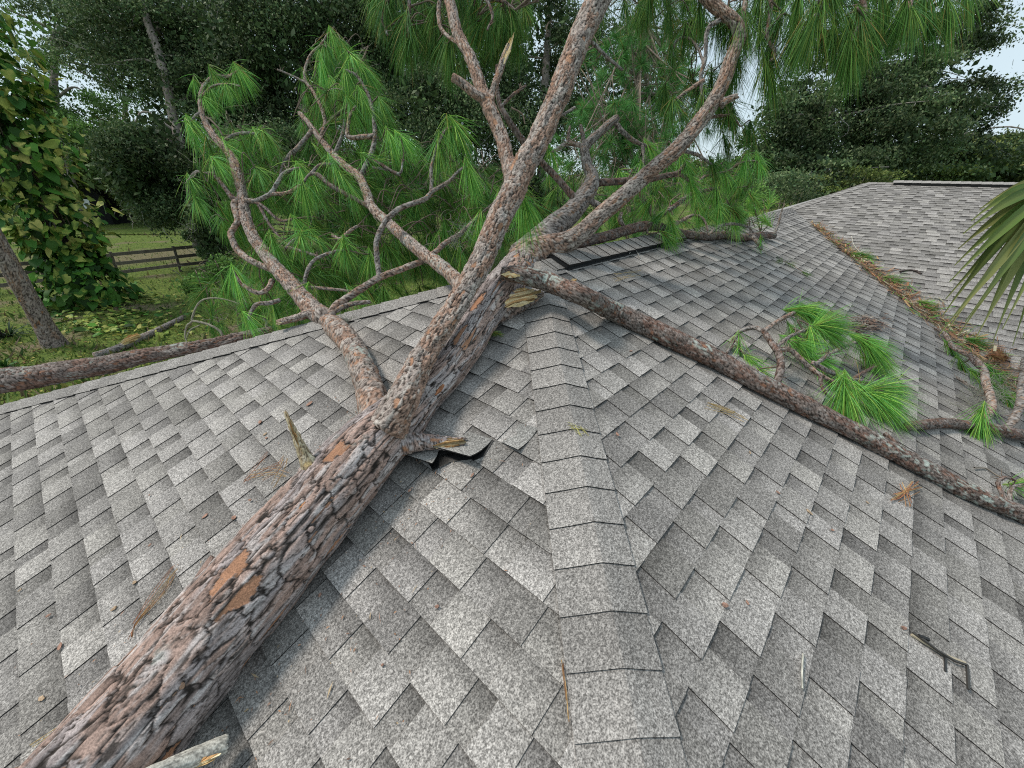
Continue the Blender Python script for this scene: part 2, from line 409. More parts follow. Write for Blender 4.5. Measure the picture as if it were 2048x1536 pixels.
# wing ridge with its vent, wing hip
dW = unit(RE - T); N_W2 = unit([S2, 0, 1.0]); qw1, qw2 = side(N_WING, dW, np.array([-1.0, 0, 0])), side(N_W2, dW, np.array([1.0, 0, 0]))
caps('ridge_cap', T, dW, N_WING, N_W2, qw1, qw2, 0.0, 6.2, house, 25, shade=(1.0, 1.2))
wv = MB(); vent(T + dW * 0.42, T + dW * 2.85, qw1, qw2, N_WING, N_W2, wv, 0.165, 0.004, 0.045); vo = wv.build('ridge_vent', M_VENT, house, smooth=False)
caps('vent_cap', T + dW * 0.42, dW, N_WING, N_W2, qw1, qw2, 0.0, 2.42, house, 26, half=0.16, raise_=0.044, shade=(1.1, 1.3))
dH = unit(V0 - T); nH2 = unit(np.cross(dH, [1.0, 0.3, 0])); nH2 = nH2 if nH2[2] > 0 else -nH2
caps('hip_cap', T, dH, N_WING, unit(N_WING + np.array([0, 0.35, 0])), side(N_WING, dH, np.array([-1.0, -1, 0])), side(unit(N_WING + np.array([0, 0.35, 0])), dH, np.array([1.0, 1, 0])), 0.0, np.linalg.norm(V0 - T) + 0.1, house, 27, half=0.12, shade=(1.0, 1.2))
# torn and lifted shingle tabs beside the trunk, the shade in the gap under them painted as black patches
def tab3(pts, th, col, name, label):
    """pts: 4 world points hinge-left, hinge-right, butt-right, butt-left"""
    mb = MB(); p = [np.array(q) for q in pts]; n = unit(np.cross(p[1] - p[0], p[3] - p[0])); n = n if n[2] > 0 else -n
    g = 5; V = []; C = []
    for a in range(g):
        for b in range(g):
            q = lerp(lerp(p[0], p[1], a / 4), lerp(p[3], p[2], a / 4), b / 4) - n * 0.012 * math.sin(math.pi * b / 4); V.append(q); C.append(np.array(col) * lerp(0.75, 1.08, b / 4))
    F = [[a * g + b, (a + 1) * g + b, (a + 1) * g + b + 1, a * g + b + 1] for a in range(g - 1) for b in range(g - 1)]
    mb.add(np.array(V), [F], np.array(C)); mb.add(np.array(V) - n * th, [[f[::-1] for f in F]], EDGE)
    edge = [a * g + g - 1 for a in range(g)]
    VV = [V[i] for i in edge] + [V[i] - n * th for i in edge]; mb.add(np.array(VV), [[[i, i + 1, g + i + 1, g + i] for i in range(g - 1)]], EDGE)
    for s_ in (range(g), range((g - 1) * g, g * g)):
        s_ = list(s_); VV = [V[i] for i in s_] + [V[i] - n * th for i in s_]; mb.add(np.array(VV), [[[i, i + 1, g + i + 1, g + i] for i in range(g - 1)]], EDGE)
    o = mb.build(name, M_SHINGLE, house, smooth=False); tag(o, label); return o
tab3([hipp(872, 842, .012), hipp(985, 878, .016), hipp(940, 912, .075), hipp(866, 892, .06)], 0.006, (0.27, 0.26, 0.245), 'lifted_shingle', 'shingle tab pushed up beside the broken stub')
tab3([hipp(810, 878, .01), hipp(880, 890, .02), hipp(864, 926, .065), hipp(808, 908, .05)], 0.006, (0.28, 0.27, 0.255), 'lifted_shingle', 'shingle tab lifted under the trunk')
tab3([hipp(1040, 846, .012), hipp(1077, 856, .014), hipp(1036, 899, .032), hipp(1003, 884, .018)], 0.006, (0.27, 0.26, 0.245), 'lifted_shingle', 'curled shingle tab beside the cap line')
gp = MB()
for q in ([(988, 880), (930, 900), (946, 922), (968, 912)], [(910, 904), (850, 916), (866, 942), (896, 926)], [(920, 890), (880, 888), (845, 912), (866, 938), (900, 924), (952, 917)]):
    gp.add([hipp(a, b, 0.0145) for a, b in q], [[list(range(len(q)))]], (0.008, 0.008, 0.008))
go = gp.build('gap_shade', M_VENT, house, smooth=False); tag(go, 'black patch painted for the shaded gap and underlay beneath the lifted tabs')
# torn shingle on the right slope with its black edge
tn = MB()
def strip(pts, r_, col, mb):
    for a, b in zip(pts[:-1], pts[1:]):
        d = b - a; L = np.linalg.norm(d); d /= L; o = unit(np.cross(d, N_FRONT)); mb.box((a + b) / 2, (L / 2 + r_ * .5, r_, r_), np.array([d, o, N_FRONT]), col)
strip([front(1826, 1266, .016), front(1848, 1280, .022), front(1874, 1300, .018), front(1910, 1322, .02), front(1934, 1330, .018), front(1937, 1378, .014)], 0.0032, (0.05, 0.045, 0.04), tn)
strip([front(1890, 1312, .014), front(1891, 1342, .012)], 0.0025, (0.03, 0.03, 0.03), tn)
strip([front(1824, 1270, .012), front(1890, 1310, .011), front(1930, 1326, .012)], 0.0035, (0.45, 0.38, 0.27), tn)
strip([front(1838, 1272, .02), front(1856, 1279, .022)], 0.005, (0.015, 0.014, 0.013), tn)
to = tn.build('torn_shingle', M_VENT, house, smooth=False); tag(to, 'ragged black shingle tear low on the right slope')

# ---------------------------------------------------------------- tubes with bark
def spline(pts, ds):
    """Catmull-Rom through pts (n,k), about ds apart; returns samples"""
    pts = np.asarray(pts, float); n = len(pts)
    if n == 2: pts = np.array([pts[0], (pts[0] + pts[1]) / 2, pts[1]]); n = 3
    E = np.concatenate([[2 * pts[0] - pts[1]], pts, [2 * pts[-1] - pts[-2]]]); out = []
    for i in range(n - 1):
        p0, p1, p2, p3 = E[i:i + 4]; L = np.linalg.norm((p2 - p1)[:3]); m = max(2, int(math.ceil(L / ds)))
        t = (np.arange(m) / m)[:, None]
        out.append(0.5 * (2 * p1 + (p2 - p0) * t + (2 * p0 - 5 * p1 + 4 * p2 - p3) * t ** 2 + (3 * p1 - p0 - 3 * p2 + p3) * t ** 3))
    out.append(pts[-1:]); return np.concatenate(out)
def frames(sp):
    T_ = np.gradient(sp, axis=0); T_ /= np.linalg.norm(T_, axis=1)[:, None] + 1e-12
    a = np.array([0, 0, 1.0]) if abs(T_[0][2]) < 0.9 else np.array([1.0, 0, 0]); u = unit(np.cross(T_[0], a)); U = [u]
    for i in range(1, len(sp)):
        u = U[-1] - T_[i] * (U[-1] @ T_[i]); U.append(unit(u))
    U = np.array(U); return T_, U, np.cross(T_, U)
def worley(cu, cv, ncv, seed):
    iu, iv = np.floor(cu).astype(np.int64), np.floor(cv).astype(np.int64)
    f1 = np.full(cu.shape, 9.0); f2 = f1.copy(); idd = np.zeros(cu.shape); lu = np.zeros(cu.shape)
    for a in (-1, 0, 1):
        for b in (-1, 0, 1):
            gu, gv = iu + a, iv + b; gw = np.mod(gv, ncv)
            fu, fv = gu + 0.1 + 0.8 * hsh(gu, gw, np.int64(seed)), gv + 0.1 + 0.8 * hsh(gu, gw, np.int64(seed + 1))
            d = np.hypot(cu - fu, cv - fv); hid = hsh(gu, gw, np.int64(seed + 2)); nearer = d < f1
            f2 = np.where(nearer, f1, np.minimum(f2, d)); idd = np.where(nearer, hid, idd); lu = np.where(nearer, cu - fu, lu); f1 = np.where(nearer, d, f1)
    return f1, f2, idd, lu
PAL = dict(
    trunk=dict(grey=(0.35, 0.295, 0.285), brown=(0.39, 0.27, 0.225), flake=(0.39, 0.205, 0.125), light=(0.52, 0.475, 0.46), crack=(0.026, 0.021, 0.018), pf=0.13, pb=0.50),
    limb=dict(grey=(0.37, 0.305, 0.27), brown=(0.37, 0.235, 0.175), flake=(0.34, 0.19, 0.12), light=(0.50, 0.45, 0.40), crack=(0.030, 0.022, 0.018), pf=0.05, pb=0.55),
    pale=dict(grey=(0.52, 0.44, 0.29), brown=(0.46, 0.33, 0.18), flake=(0.5, 0.36, 0.18), light=(0.62, 0.56, 0.44), crack=(0.12, 0.08, 0.05), pf=0.05, pb=0.4),
    dark=dict(grey=(0.22, 0.175, 0.155), brown=(0.205, 0.125, 0.098), flake=(0.22, 0.115, 0.075), light=(0.32, 0.29, 0.27), crack=(0.03, 0.022, 0.018), pf=0.06, pb=0.5),
    grey=dict(grey=(0.31, 0.275, 0.255), brown=(0.29, 0.21, 0.165), flake=(0.28, 0.16, 0.09), light=(0.38, 0.36, 0.34), crack=(0.03, 0.025, 0.022), pf=0.03, pb=0.35))
def bark_tube(pts, ds, m, pl=(0.05, 0.025), amp=0.006, pal='trunk', seed=0, lump=0.0, lichen=0.0, ends=('cap', 'cap'), jag=0.0):
    """pts rows x,y,z,r.  A tube with scaly bark plates as real relief; returns V, faces, colours"""
    sp = spline(pts, ds); c, rad = sp[:, :3], sp[:, 3]; n = len(sp); T_, U, W = frames(c)
    Ls = np.concatenate([[0], np.cumsum(np.linalg.norm(np.diff(c, axis=0), axis=1))])
    th = np.arange(m) / m * 2 * np.pi; nor = U[:, None] * np.cos(th)[None, :, None] + W[:, None] * np.sin(th)[None, :, None]
    pos = c[:, None] + nor * rad[:, None, None]; p = PAL[pal]
    r0 = float(np.median(rad)); ncv = max(4, int(round(2 * np.pi * r0 / pl[1])))
    q = np.stack(np.broadcast_arrays(Ls[:, None] * 1.0, np.cos(th)[None] * r0 * 1.6, np.sin(th)[None] * r0 * 1.6), -1) + seed * 7.31
    qa = q * np.array([0.75 * pl[1] / pl[0], 1, 1])             # stretched along the grain
    k1 = 1.0 / pl[1]
    wu = (fbm(q, 0.55 * k1, seed) - 0.5) * 1.5 + (vnoise(q, 2.6 * k1, seed + 51) - .5) * .30; wv_ = (fbm(qa, 0.6 * k1, seed + 50) - 0.5) * 1.6 + (vnoise(qa, 2.6 * k1, seed + 52) - .5) * .40
    cu = Ls[:, None] / pl[0] + wu; cv = (th / (2 * np.pi) * ncv)[None] + wv_
    f1, f2, idd, lu = worley(cu, cv, ncv, seed); e1 = f2 - f1
    # thin layers peeling off each other: contour steps of stretched noise
    lv = (fbm(qa + (fbm(qa, 1.1 * k1, seed + 12)[..., None] - .5) * pl[1] * 1.3, 0.62 * k1, seed + 11, 2)) * 8.5; fr = lv - np.floor(lv); lay = np.floor(lv)
    lv2 = fbm(qa, 1.9 * k1, seed + 13, 2) * 5.0; fr2 = lv2 - np.floor(lv2)
    plate = sstep(0.02, 0.17, e1 * (0.5 + 1.0 * vnoise(qa, 1.2 * k1, seed + 14)))
    h = plate * (0.45 + 0.40 * idd + 0.25 * lu) + 0.22 * (lay + sstep(0, .16, fr) - 4) + 0.08 * (np.floor(lv2) + sstep(0, .3, fr2) - 2) + 0.14 * (fbm(qa, 3.2 * k1, seed + 20) - 0.5)
    flake = (hsh((idd * 9973).astype(np.int64), np.int64(seed + 5)) < p['pf']) & (plate > 0.6) & (vnoise(qa, 1.1 * k1, seed + 15) > .38)
    h = np.where(flake, 0.22 + 0.1 * fbm(q, 2 * k1, seed + 3), h)
    disp = (h - 0.5) * amp
    if lump: disp = disp + (fbm(q, 0.66 / max(r0, .02), seed + 31) - 0.5) * lump
    pos = c[:, None] + nor * (rad[:, None] + disp)[..., None]
    if jag:
        jj = (fbm(np.stack([np.cos(th), np.sin(th), 0 * th], -1) + seed, 2.5, seed, 2) - 0.4) * jag; k = max(2, n // 12)
        wgt = np.linspace(0, 1, k)[:, None] ** 1.2; pos[-k:] += T_[-1][None, None] * (jj[None] * wgt)[..., None]
    br = sstep(.45, .6, vnoise(qa, .45 * k1, seed + 16) + (p['pb'] - .5) * .8 + .25 * (hsh((lay * 131 + idd * 7919).astype(np.int64), np.int64(seed + 6)) - .5))
    col = lerp(np.array(p['grey']), np.array(p['brown']), br[..., None])
    tone = 0.80 + 0.42 * (hsh((lay * 37 + np.floor(idd * 991)).astype(np.int64), np.int64(seed + 7)) - .3) + 0.5 * (fbm(q, 3.0 * k1, seed + 8) - 0.5)
    col = col * tone[..., None]
    li = sstep(.60, .75, vnoise(qa, 1.6 * k1, seed + 70)) * plate * sstep(.0, .12, fr) * .7; col = lerp(col, np.array(p['light']), li[..., None])
    col = np.where(flake[..., None], np.array(p['flake']) * (0.75 + 0.5 * idd[..., None]) * (.8 + .4 * fbm(qa, 3 * k1, seed + 9))[..., None], col)
    foot = np.maximum(sstep(.80, .97, fr), .8 * sstep(.84, .98, fr2)) * .85 * (~flake); rimm = sstep(.16, .02, fr) * .35 if False else (1 - sstep(.02, .16, fr)) * .30 * (~flake)
    col = lerp(col, np.array(p['light']), rimm[..., None])
    col = lerp(col, np.array(p['crack']) * 1.6, foot[..., None])
    col = lerp(np.array(p['crack']), col, (plate ** 0.7)[..., None])
    if lichen:
        lm = sstep(0.57, 0.62, fbm(q, 0.8 * k1, seed + 90, 4)) * sstep(1 - lichen - 0.2, 1 - lichen + 0.1, vnoise(q, 5.0, seed + 91))
        col = lerp(col, np.array([0.38, 0.43, 0.39]), (lm * 0.8)[..., None])
    V = pos.reshape(-1, 3); C = col.reshape(-1, 3); i = np.arange(n * m).reshape(n, m); j = np.roll(i, -1, 1)
    F = np.stack([i[:-1], j[:-1], j[1:], i[1:]], -1).reshape(-1, 4); faces = [F]
    V = np.concatenate([V, [c[0] - T_[0] * rad[0] * 0.3, c[-1] + T_[-1] * (rad[-1] * (0.5 if not jag else -0.6))]]); wood = np.array([0.42, 0.27, 0.12]) if jag else np.array(p['brown'])
    C = np.concatenate([C, [np.array(p['brown']), wood]]); a, b = n * m, n * m + 1
    faces.append(np.stack([np.full(m, a), j[0], i[0]], -1)); faces.append(np.stack([np.full(m, b), i[-1], j[-1]], -1))
    return V, faces, C
def limbpts(L):
    """rows (px, py, z or ('h',height,plane), half px) -> x,y,z,r"""
    out = []
    for px, py, z, hw in L:
        if isinstance(z, tuple):
            n, h = z; r = hw / FPX
            p = on(n, px, py, 0.05); zz = depth(p); p = on(n, px, py, h * hw / FPX * zz); zz = depth(p)
        else: p = P(px, py, z); zz = z
        out.append([*p, hw * zz / FPX])
    return np.array(out)
HH = lambda k=0.95: (N_HIP, k)
FF = lambda k=0.95: (N_FRONT, k)
def limb(name, L, parent, pal='limb', ds=0.010, m=40, pl=(0.026, 0.017), amp=0.004, seed=1, world=False, **kw):
    pts = np.array(L, float) if world else limbpts(L)
    if name == 'limb' and not world: s_ = np.concatenate([[0], np.cumsum(np.linalg.norm(np.diff(pts[:, :3], axis=0), axis=1))]); pts[:, 3] *= 1 + .22 * np.exp(-np.maximum(0, s_ - pts[0, 3]) / (2.2 * pts[0, 3]))
    V, F, C = bark_tube(pts, ds, m, pl, amp, pal, seed, **kw); return mesh(name, V, F, M_BARK, parent, C, True), pts

# ---------------------------------------------------------------- needles and twigs
GREENS = np.array([[0.125, 0.325, 0.055], [0.185, 0.42, 0.075], [0.09, 0.25, 0.045], [0.30, 0.47, 0.09], [0.145, 0.37, 0.115]])
def tuft(mb, base, d, n=95, L=0.22, spread=0.55, droop=0.25, w=0.0021, stem=0.07, r=None, tone=1.0, greens=GREENS):
    r = rng if r is None else r; d = unit(d); a = unit(np.cross(d, r.normal(size=3))); b = np.cross(d, a)
    ang = np.abs(r.normal(0, spread, n)); ph = r.uniform(0, 2 * np.pi, n)
    dd = d[None] * np.cos(ang)[:, None] + (a[None] * np.cos(ph)[:, None] + b[None] * np.sin(ph)[:, None]) * np.sin(ang)[:, None]
    LL = L * r.uniform(0.7, 1.1, n); st = base[None] - d[None] * (r.uniform(0, stem, n))[:, None]; dr = droop * r.uniform(0.5, 1.4, n)
    t = np.array([0, 0.35, 0.7, 1.0]); pts = st[:, None] + dd[:, None] * (LL[:, None] * t[None])[..., None]
    pts[..., 2] -= (dr * LL)[:, None] * t[None] ** 2
    sd_ = np.cross(dd, r.normal(size=(n, 3))); sd_ /= np.linalg.norm(sd_, axis=1)[:, None] + 1e-9
    wt = w * np.array([0.7, 1.0, 0.85, 0.15]) * 0.5
    V = np.stack([pts - sd_[:, None] * wt[None, :, None], pts + sd_[:, None] * wt[None, :, None]], 2).reshape(n, 8, 3)
    k = (np.arange(n) * 8)[:, None]; F = np.concatenate([k + np.array([[2 * i, 2 * i + 1, 2 * i + 3, 2 * i + 2]]) for i in range(3)])
    g = greens[r.integers(0, len(greens), n)] * r.uniform(0.6, 1.3, n)[:, None] * tone
    yl = r.random(n) < 0.035; g[yl] = [0.36, 0.25, 0.08]; pts[:, 1:, :] += r.normal(0, 1, (n, 1, 3)) * (L * .035 * t[None, 1:, None])
    C = np.repeat(g, 8, 0).reshape(n, 8, 3); C[:, :2] *= np.array([1.15, 1.0, 0.9]); mb.add(V.reshape(-1, 3), [F], C.reshape(-1, 3))
def twig(mb, pts, m=6, ds=0.02, col=(0.25, 0.19, 0.15), r=None, knob=0.12):
    r = rng if r is None else r; sp = spline(pts, ds); c, rad = sp[:, :3], sp[:, 3]; T_, U, W = frames(c); n = len(c)
    c = c + r.normal(0, 1, (n, 3)) * rad[:, None] * 0.10
    th = np.arange(m) / m * 2 * np.pi; rr = rad[:, None] * (1 + knob * r.normal(0, 0.7, (n, m)))
    V = c[:, None] + (U[:, None] * np.cos(th)[None, :, None] + W[:, None] * np.sin(th)[None, :, None]) * rr[..., None]
    i = np.arange(n * m).reshape(n, m); j = np.roll(i, -1, 1)
    C = np.array(col) * r.uniform(0.55, 1.35, (n, m, 1)); mb.add(V.reshape(-1, 3), [np.stack([i[:-1], j[:-1], j[1:], i[1:]], -1).reshape(-1, 4)], C.reshape(-1, 3))
def ptwig(mb, L, **kw):
    """rows (px,py,z,half px)"""
    twig(mb, limbpts(L), **kw); return limbpts(L)
def moss(mb, c, size, n=60, r=None, down=0.5):
    r = rng if r is None else r
    for _ in range(n):
        p = c + r.normal(0, size * 0.06, 3); L = []; d = unit(r.normal(size=3) + np.array([0, 0, -down]))
        for k in range(5):
            L.append([*p, 0.0011]); d = unit(d + r.normal(0, 0.55, 3)); p = p + d * size * 0.21
        twig(mb, L, m=3, ds=0.03, col=(0.34, 0.35, 0.29), r=r, knob=0.1)
DN = np.array([0, 0, -1.0])
# ---------------------------------------------------------------- the fallen pine
BASE = np.array([-9.6, -2.55, GZ])
pine = thing('fallen_pine', BASE, 'big grey barked pine fallen across the roof, forked trunk and green needles', 'fallen tree')
m0, m1 = np.array([-2.625, -0.682, -0.849]), np.array([-1.715, -0.454, -0.499]); dM = unit(m1 - m0)
mp = [[*BASE, 0.30], [-7.2, -1.85, -2.75, 0.20], [-5.0, -1.28, -1.73, 0.165]]
for k in (-0.9, -0.35, 0.0, 0.25, 0.5, 0.75, 0.9): mp.append([*(m0 + dM * (k * 0.975) + N_HIP * (0.006 + 0.01 * max(0, -k))), 0.150 - 0.008 * max(0, k) + 0.006 * (k < -0.2)])
mp.append([*(m1 + dM * 0.02), 0.138])
up = limbpts([(803, 834, HH(), 50), (838, 796, HH(), 41), (871, 764, HH(), 38), (902, 727, HH(), 37), (936, 679, HH(), 36), (960, 638, HH(), 36), (1000, 583, HH(0.95), 37)])
mp += [list(q) for q in up]
top_ = up[-1]; mp.append([*P(1036, 540, 2.96), 34 * 2.96 / FPX]); mp.append([*P(1062, 508, 3.12), 30 * 3.12 / FPX])
# fine rings where the trunk is in the picture, coarse ones beyond it
Va, Fa, Ca = bark_tube(mp[3:], 0.0050, 220, (0.135, 0.040), 0.0088, 'trunk', 5, lump=0.016, lichen=0.08)
trunk = mesh('trunk', Va, Fa, M_BARK, pine, Ca)
Vb, Fb, Cb = bark_tube(mp[:4], 0.04, 48, (0.14, 0.06), 0.012, 'trunk', 6, lump=0.03)
tag(mesh('trunk', Vb, Fb, M_BARK, pine, Cb), 'butt end of the trunk running down to the ground')
MBOT = m0

limbU, _ = limb('limb', [(772, 862, 1.72, 30), (800, 812, 1.76, 28), (828, 752, 1.86, 25), (863, 688, 1.98, 22), (916, 605, 2.12, 21.5), (960, 525, 2.25, 22), (996, 441, 2.36, 23), (1024, 388, 2.42, 24), (1046, 333, 2.47, 23), (1071, 294, 2.51, 21.5), (1095, 238, 2.56, 21), (1116, 193, 2.60, 21), (1136, 137, 2.64, 21), (1162, 72, 2.70, 22), (1196, 0, 2.76, 23), (1240, -90, 2.85, 23), (1290, -190, 2.95, 22)],
    pine, 'limb', 0.007, 84, (0.042, 0.024), 0.0095, 31, lump=0.010)
tag(limbU, 'stout upright limb forking from the trunk')
limbV, _ = limb('limb', [(1046, 532, 3.05, 31), (1064, 512, 3.08, 29), (1086, 500, 3.09, 24), (1137, 482, 3.09, 18.5), (1166, 463, 3.09, 17), (1205, 427, 3.09, 16), (1266, 375, 3.07, 15), (1310, 334, 3.05, 14.5), (1353, 299, 3.02, 14), (1396, 247, 3.0, 14), (1422, 211, 2.98, 13.5), (1447, 164, 2.95, 13), (1464, 113, 2.92, 12), (1478, 75, 2.9, 11.5), (1470, 45, 2.88, 11), (1440, 20, 2.88, 11), (1413, -5, 2.88, 11), (1380, -60, 2.9, 10.5), (1360, -130, 2.95, 9)],
    pine, 'limb', 0.009, 60, (0.036, 0.017), 0.006, 32, lump=0.008)
tag(limbV, 'limb leaning up to the right above the ridge')
limbM3, _ = limb('limb', [(1052, 520, 3.12, 32), (1075, 492, 3.18, 27), (1110, 452, 3.27, 22), (1137, 431, 3.33, 20), (1163, 401, 3.4, 17.5), (1180, 375, 3.46, 16), (1184, 352, 3.5, 12), (1176, 336, 3.52, 9.5), (1171, 312, 3.54, 9), (1169, 297, 3.56, 8.5), (1180, 282, 3.58, 8), (1193, 271, 3.6, 7.5), (1215, 251, 3.63, 7), (1233, 236, 3.66, 6)],
    pine, 'grey', 0.011, 48, (0.030, 0.018), 0.0055, 33, lump=0.008, jag=0.03)
tag(limbM3, 'grey forked limb behind the ridge')
limbE, _ = limb('limb', [(760, 848, HH(1.4), 30), (748, 806, HH(1.5), 28), (736, 768, HH(1.4), 25), (722, 730, HH(1.3), 23.5), (706, 697, HH(1.25), 22), (688, 671, HH(1.25), 21.5), (662, 648, 3.02, 20), (645, 634, 3.06, 19), (625, 618, 3.12, 18), (590, 577, 3.26, 15), (562, 547, 3.38, 13.5), (540, 522, 3.48, 12), (518, 492, 3.57, 11), (498, 455, 3.65, 10), (487, 415, 3.73, 9.5), (484, 385, 3.78, 9), (476, 350, 3.83, 8.5), (466, 318, 3.88, 8), (447, 293, 3.93, 7), (426, 270, 3.97, 5.5), (406, 232, 4.02, 4.6), (402, 197, 4.05, 4), (411, 167, 4.08, 3.4), (432, 153, 4.1, 2.8), (458, 153, 4.1, 2.3), (479, 141, 4.1, 1.8)],
    pine, 'limb', 0.009, 52, (0.024, 0.018), 0.0065, 34, lump=0.020, lichen=0.25)
tag(limbE, 'left limb hooking over the roof edge')
limbG, _ = limb('limb', [(930, 585, 2.55, 14), (907, 555, 2.72, 13.5), (877, 529, 2.9, 13), (833, 497, 3.1, 11.5), (789, 457, 3.3, 10), (745, 416, 3.5, 9), (733, 385, 3.62, 8.5), (719, 354, 3.72, 7.5), (687, 330, 3.82, 7), (666, 308, 3.9, 6.5), (637, 273, 4.0, 5.5), (614, 243, 4.08, 4.5), (599, 226, 4.12, 3.5)],
    pine, 'limb', 0.011, 36, (0.024, 0.016), 0.0045, 35, lump=0.014, lichen=.2, jag=0.02)
tag(limbG, 'pale limb reaching back through the needles')
limbH, _ = limb('limb', [(1030, 362, 2.45, 15), (1018, 332, 2.5, 13), (1005, 280, 2.55, 12.5), (991, 244, 2.58, 12.5), (978, 214, 2.6, 13.5), (964, 180, 2.63, 12), (950, 140, 2.66, 11), (938, 110, 2.69, 10.5), (916, 68, 2.74, 10), (899, 0, 2.8, 9.5), (878, -80, 2.9, 9), (860, -170, 3.0, 8)],
    pine, 'limb', 0.009, 48, (0.028, 0.018), 0.006, 36, lump=0.008)
tag(limbH, 'limb leaning left out of the upright limb')
limbQ, _ = limb('limb', [(1085, 520, 3.15, 12), (1120, 500, 3.28, 10), (1154, 488, 3.42, 10), (1223, 470, 3.72, 10), (1266, 457, 3.9, 9.5), (1305, 452, 4.05, 9), (1340, 460, 4.1, 7.5), (1375, 469, FF(1.2), 7), (1418, 473, FF(1.2), 7), (1453, 470, FF(1.4), 7), (1483, 475, FF(1.3), 6.5), (1526, 470, FF(1.4), 6), (1548, 472, FF(1.6), 6)],
    pine, 'dark', 0.012, 32, (0.026, 0.018), 0.005, 37, lump=0.01, jag=0.02)
tag(limbQ, 'dark low limb lying along the ridge')

# stubs and torn wood on the trunk
def stub(L, pal, seed, label, wood=None, **kw):
    o, pts = limb('broken_stub', L, pine, pal, 0.006, 30, (0.024, 0.014), 0.004, seed, jag=kw.pop('jag', 0.04), **kw); tag(o, label)
    if wood: splinter('torn_wood', *wood, parent=o)
    return o
WOODC = np.array([[0.78, 0.60, 0.32], [0.72, 0.50, 0.24], [0.84, 0.70, 0.45], [0.55, 0.31, 0.13], [0.80, 0.64, 0.38]])
def splinter(name, c, ax, side_, up_, L, wd, n, seed, parent, dark=0.15, lift=0.012):
    """bundle of torn wood fibres lying side by side; ax along the grain"""
    r = np.random.default_rng(seed); mb = MB(); ax, side_ = unit(ax), unit(side_); up_ = unit(up_)
    for k in range(n):
        y = (k / (n - 1) - 0.5) * wd; env = math.sqrt(max(0.05, 1 - (2 * y / wd) ** 2))
        a, b = -L * 0.5 * env * r.uniform(0.6, 1), L * 0.5 * env * r.uniform(0.55, 1.05); w2 = wd / n * r.uniform(0.6, 1.1); cc = WOODC[r.integers(5)] * (0.45 if r.random() < dark else 1) * r.uniform(.85, 1.1)
        V = []
        for t, ww, hh in ((a, 0.3, 0.0), (lerp(a, b, .3), 1, 1), (lerp(a, b, .7), 0.9, 0.8 + r.uniform(-.3, .5)), (b, 0.25, r.uniform(0, 1.3))):
            q = np.asarray(c) + ax * t + side_ * (y + r.normal(0, wd / n * 0.15)); h = lift * hh * r.uniform(0.7, 1.2)
            V += [q - side_ * w2 * ww, q + up_ * h, q + side_ * w2 * ww]
        F = [[3 * i + j, 3 * i + 3 + j, 3 * i + 4 + j, 3 * i + 1 + j] for i in range(3) for j in (0, 1)]
        mb.add(np.array(V), [F], np.clip(cc[None] * r.uniform(.8, 1.15, (12, 1)), 0, 1))
    return mb.build(name, M_WOOD, parent, smooth=False)
zM = depth(m1)
sA = stub([(785, 886, 1.78, 32), (815, 884, 1.81, 27), (835, 884, 1.825, 20), (855, 884, 1.825, 16), (880, 886, 1.82, 14), (905, 886, 1.81, 11.5), (928, 884, 1.80, 8.5)], 'trunk', 41, 'torn stub with bright splintered wood, right of the trunk', lump=0.012)
q1, q2 = hipp(872, 890, .075), hipp(935, 881, .06)
splinter('torn_wood', P(898, 888, 1.783), q2 - q1, imdir(0, 1, -.8), imdir(0, -.8, -.8), 0.16, 0.045, 15, 42, sA, dark=0.35, lift=0.010)
sB = stub([(634, 952, 1.58, 24), (614, 922, 1.56, 14), (602, 897, 1.55, 9.5), (590, 868, 1.54, 6.5), (580, 846, 1.53, 4.5), (571, 824, 1.53, 2)], 'pale', 43, 'thin pale splintered stub on the left of the trunk', jag=0.02)
splinter('torn_wood', P(589, 868, 1.515), P(571, 822, 1.515) - P(603, 910, 1.53), imdir(1, .4, 0), imdir(0, 0, -1), 0.12, 0.014, 5, 44, sB, dark=0.2, lift=0.006)
sC = stub([(985, 205, 2.6, 13), (967, 197, 2.59, 9.5), (947, 185, 2.58, 8.5), (925, 167, 2.57, 8), (906, 154, 2.56, 7.5)], 'limb', 45, 'short broken stub pointing left high on the limb', jag=0.02)
sD = stub([(976, 208, 2.6, 10), (985, 185, 2.6, 7), (997, 150, 2.6, 6.5), (1008, 116, 2.6, 6.2), (1018, 92, 2.6, 6)], 'limb', 46, 'upright broken stub with peeled tip', jag=0.015)
splinter('torn_wood', P(1014, 103, 2.585), P(1025, 74, 2.585) - P(1000, 140, 2.585), imdir(1, .3, 0), imdir(0, 0, -1), 0.26, 0.034, 7, 47, sD, dark=0.05, lift=0.008)
sE = stub([(1440, 208, 2.97, 10), (1455, 200, 2.95, 6.5), (1476, 192, 2.93, 4)], 'limb', 48, 'small stub on the right leaning limb', jag=0.02)
sF = stub([(640, 637, 3.05, 14), (618, 628, 3.04, 9), (600, 634, 3.03, 7.5), (580, 639, 3.02, 6.5), (556, 645, 3.01, 5)], 'limb', 49, 'orange tipped stub sticking out over the roof edge', jag=0.03)
splinter('torn_wood', P(558, 646, 2.995), imdir(-1, .2, 0), imdir(0, 1, 0), imdir(0, 0, -1), 0.07, 0.022, 5, 50, sF, dark=.2, lift=0.006)
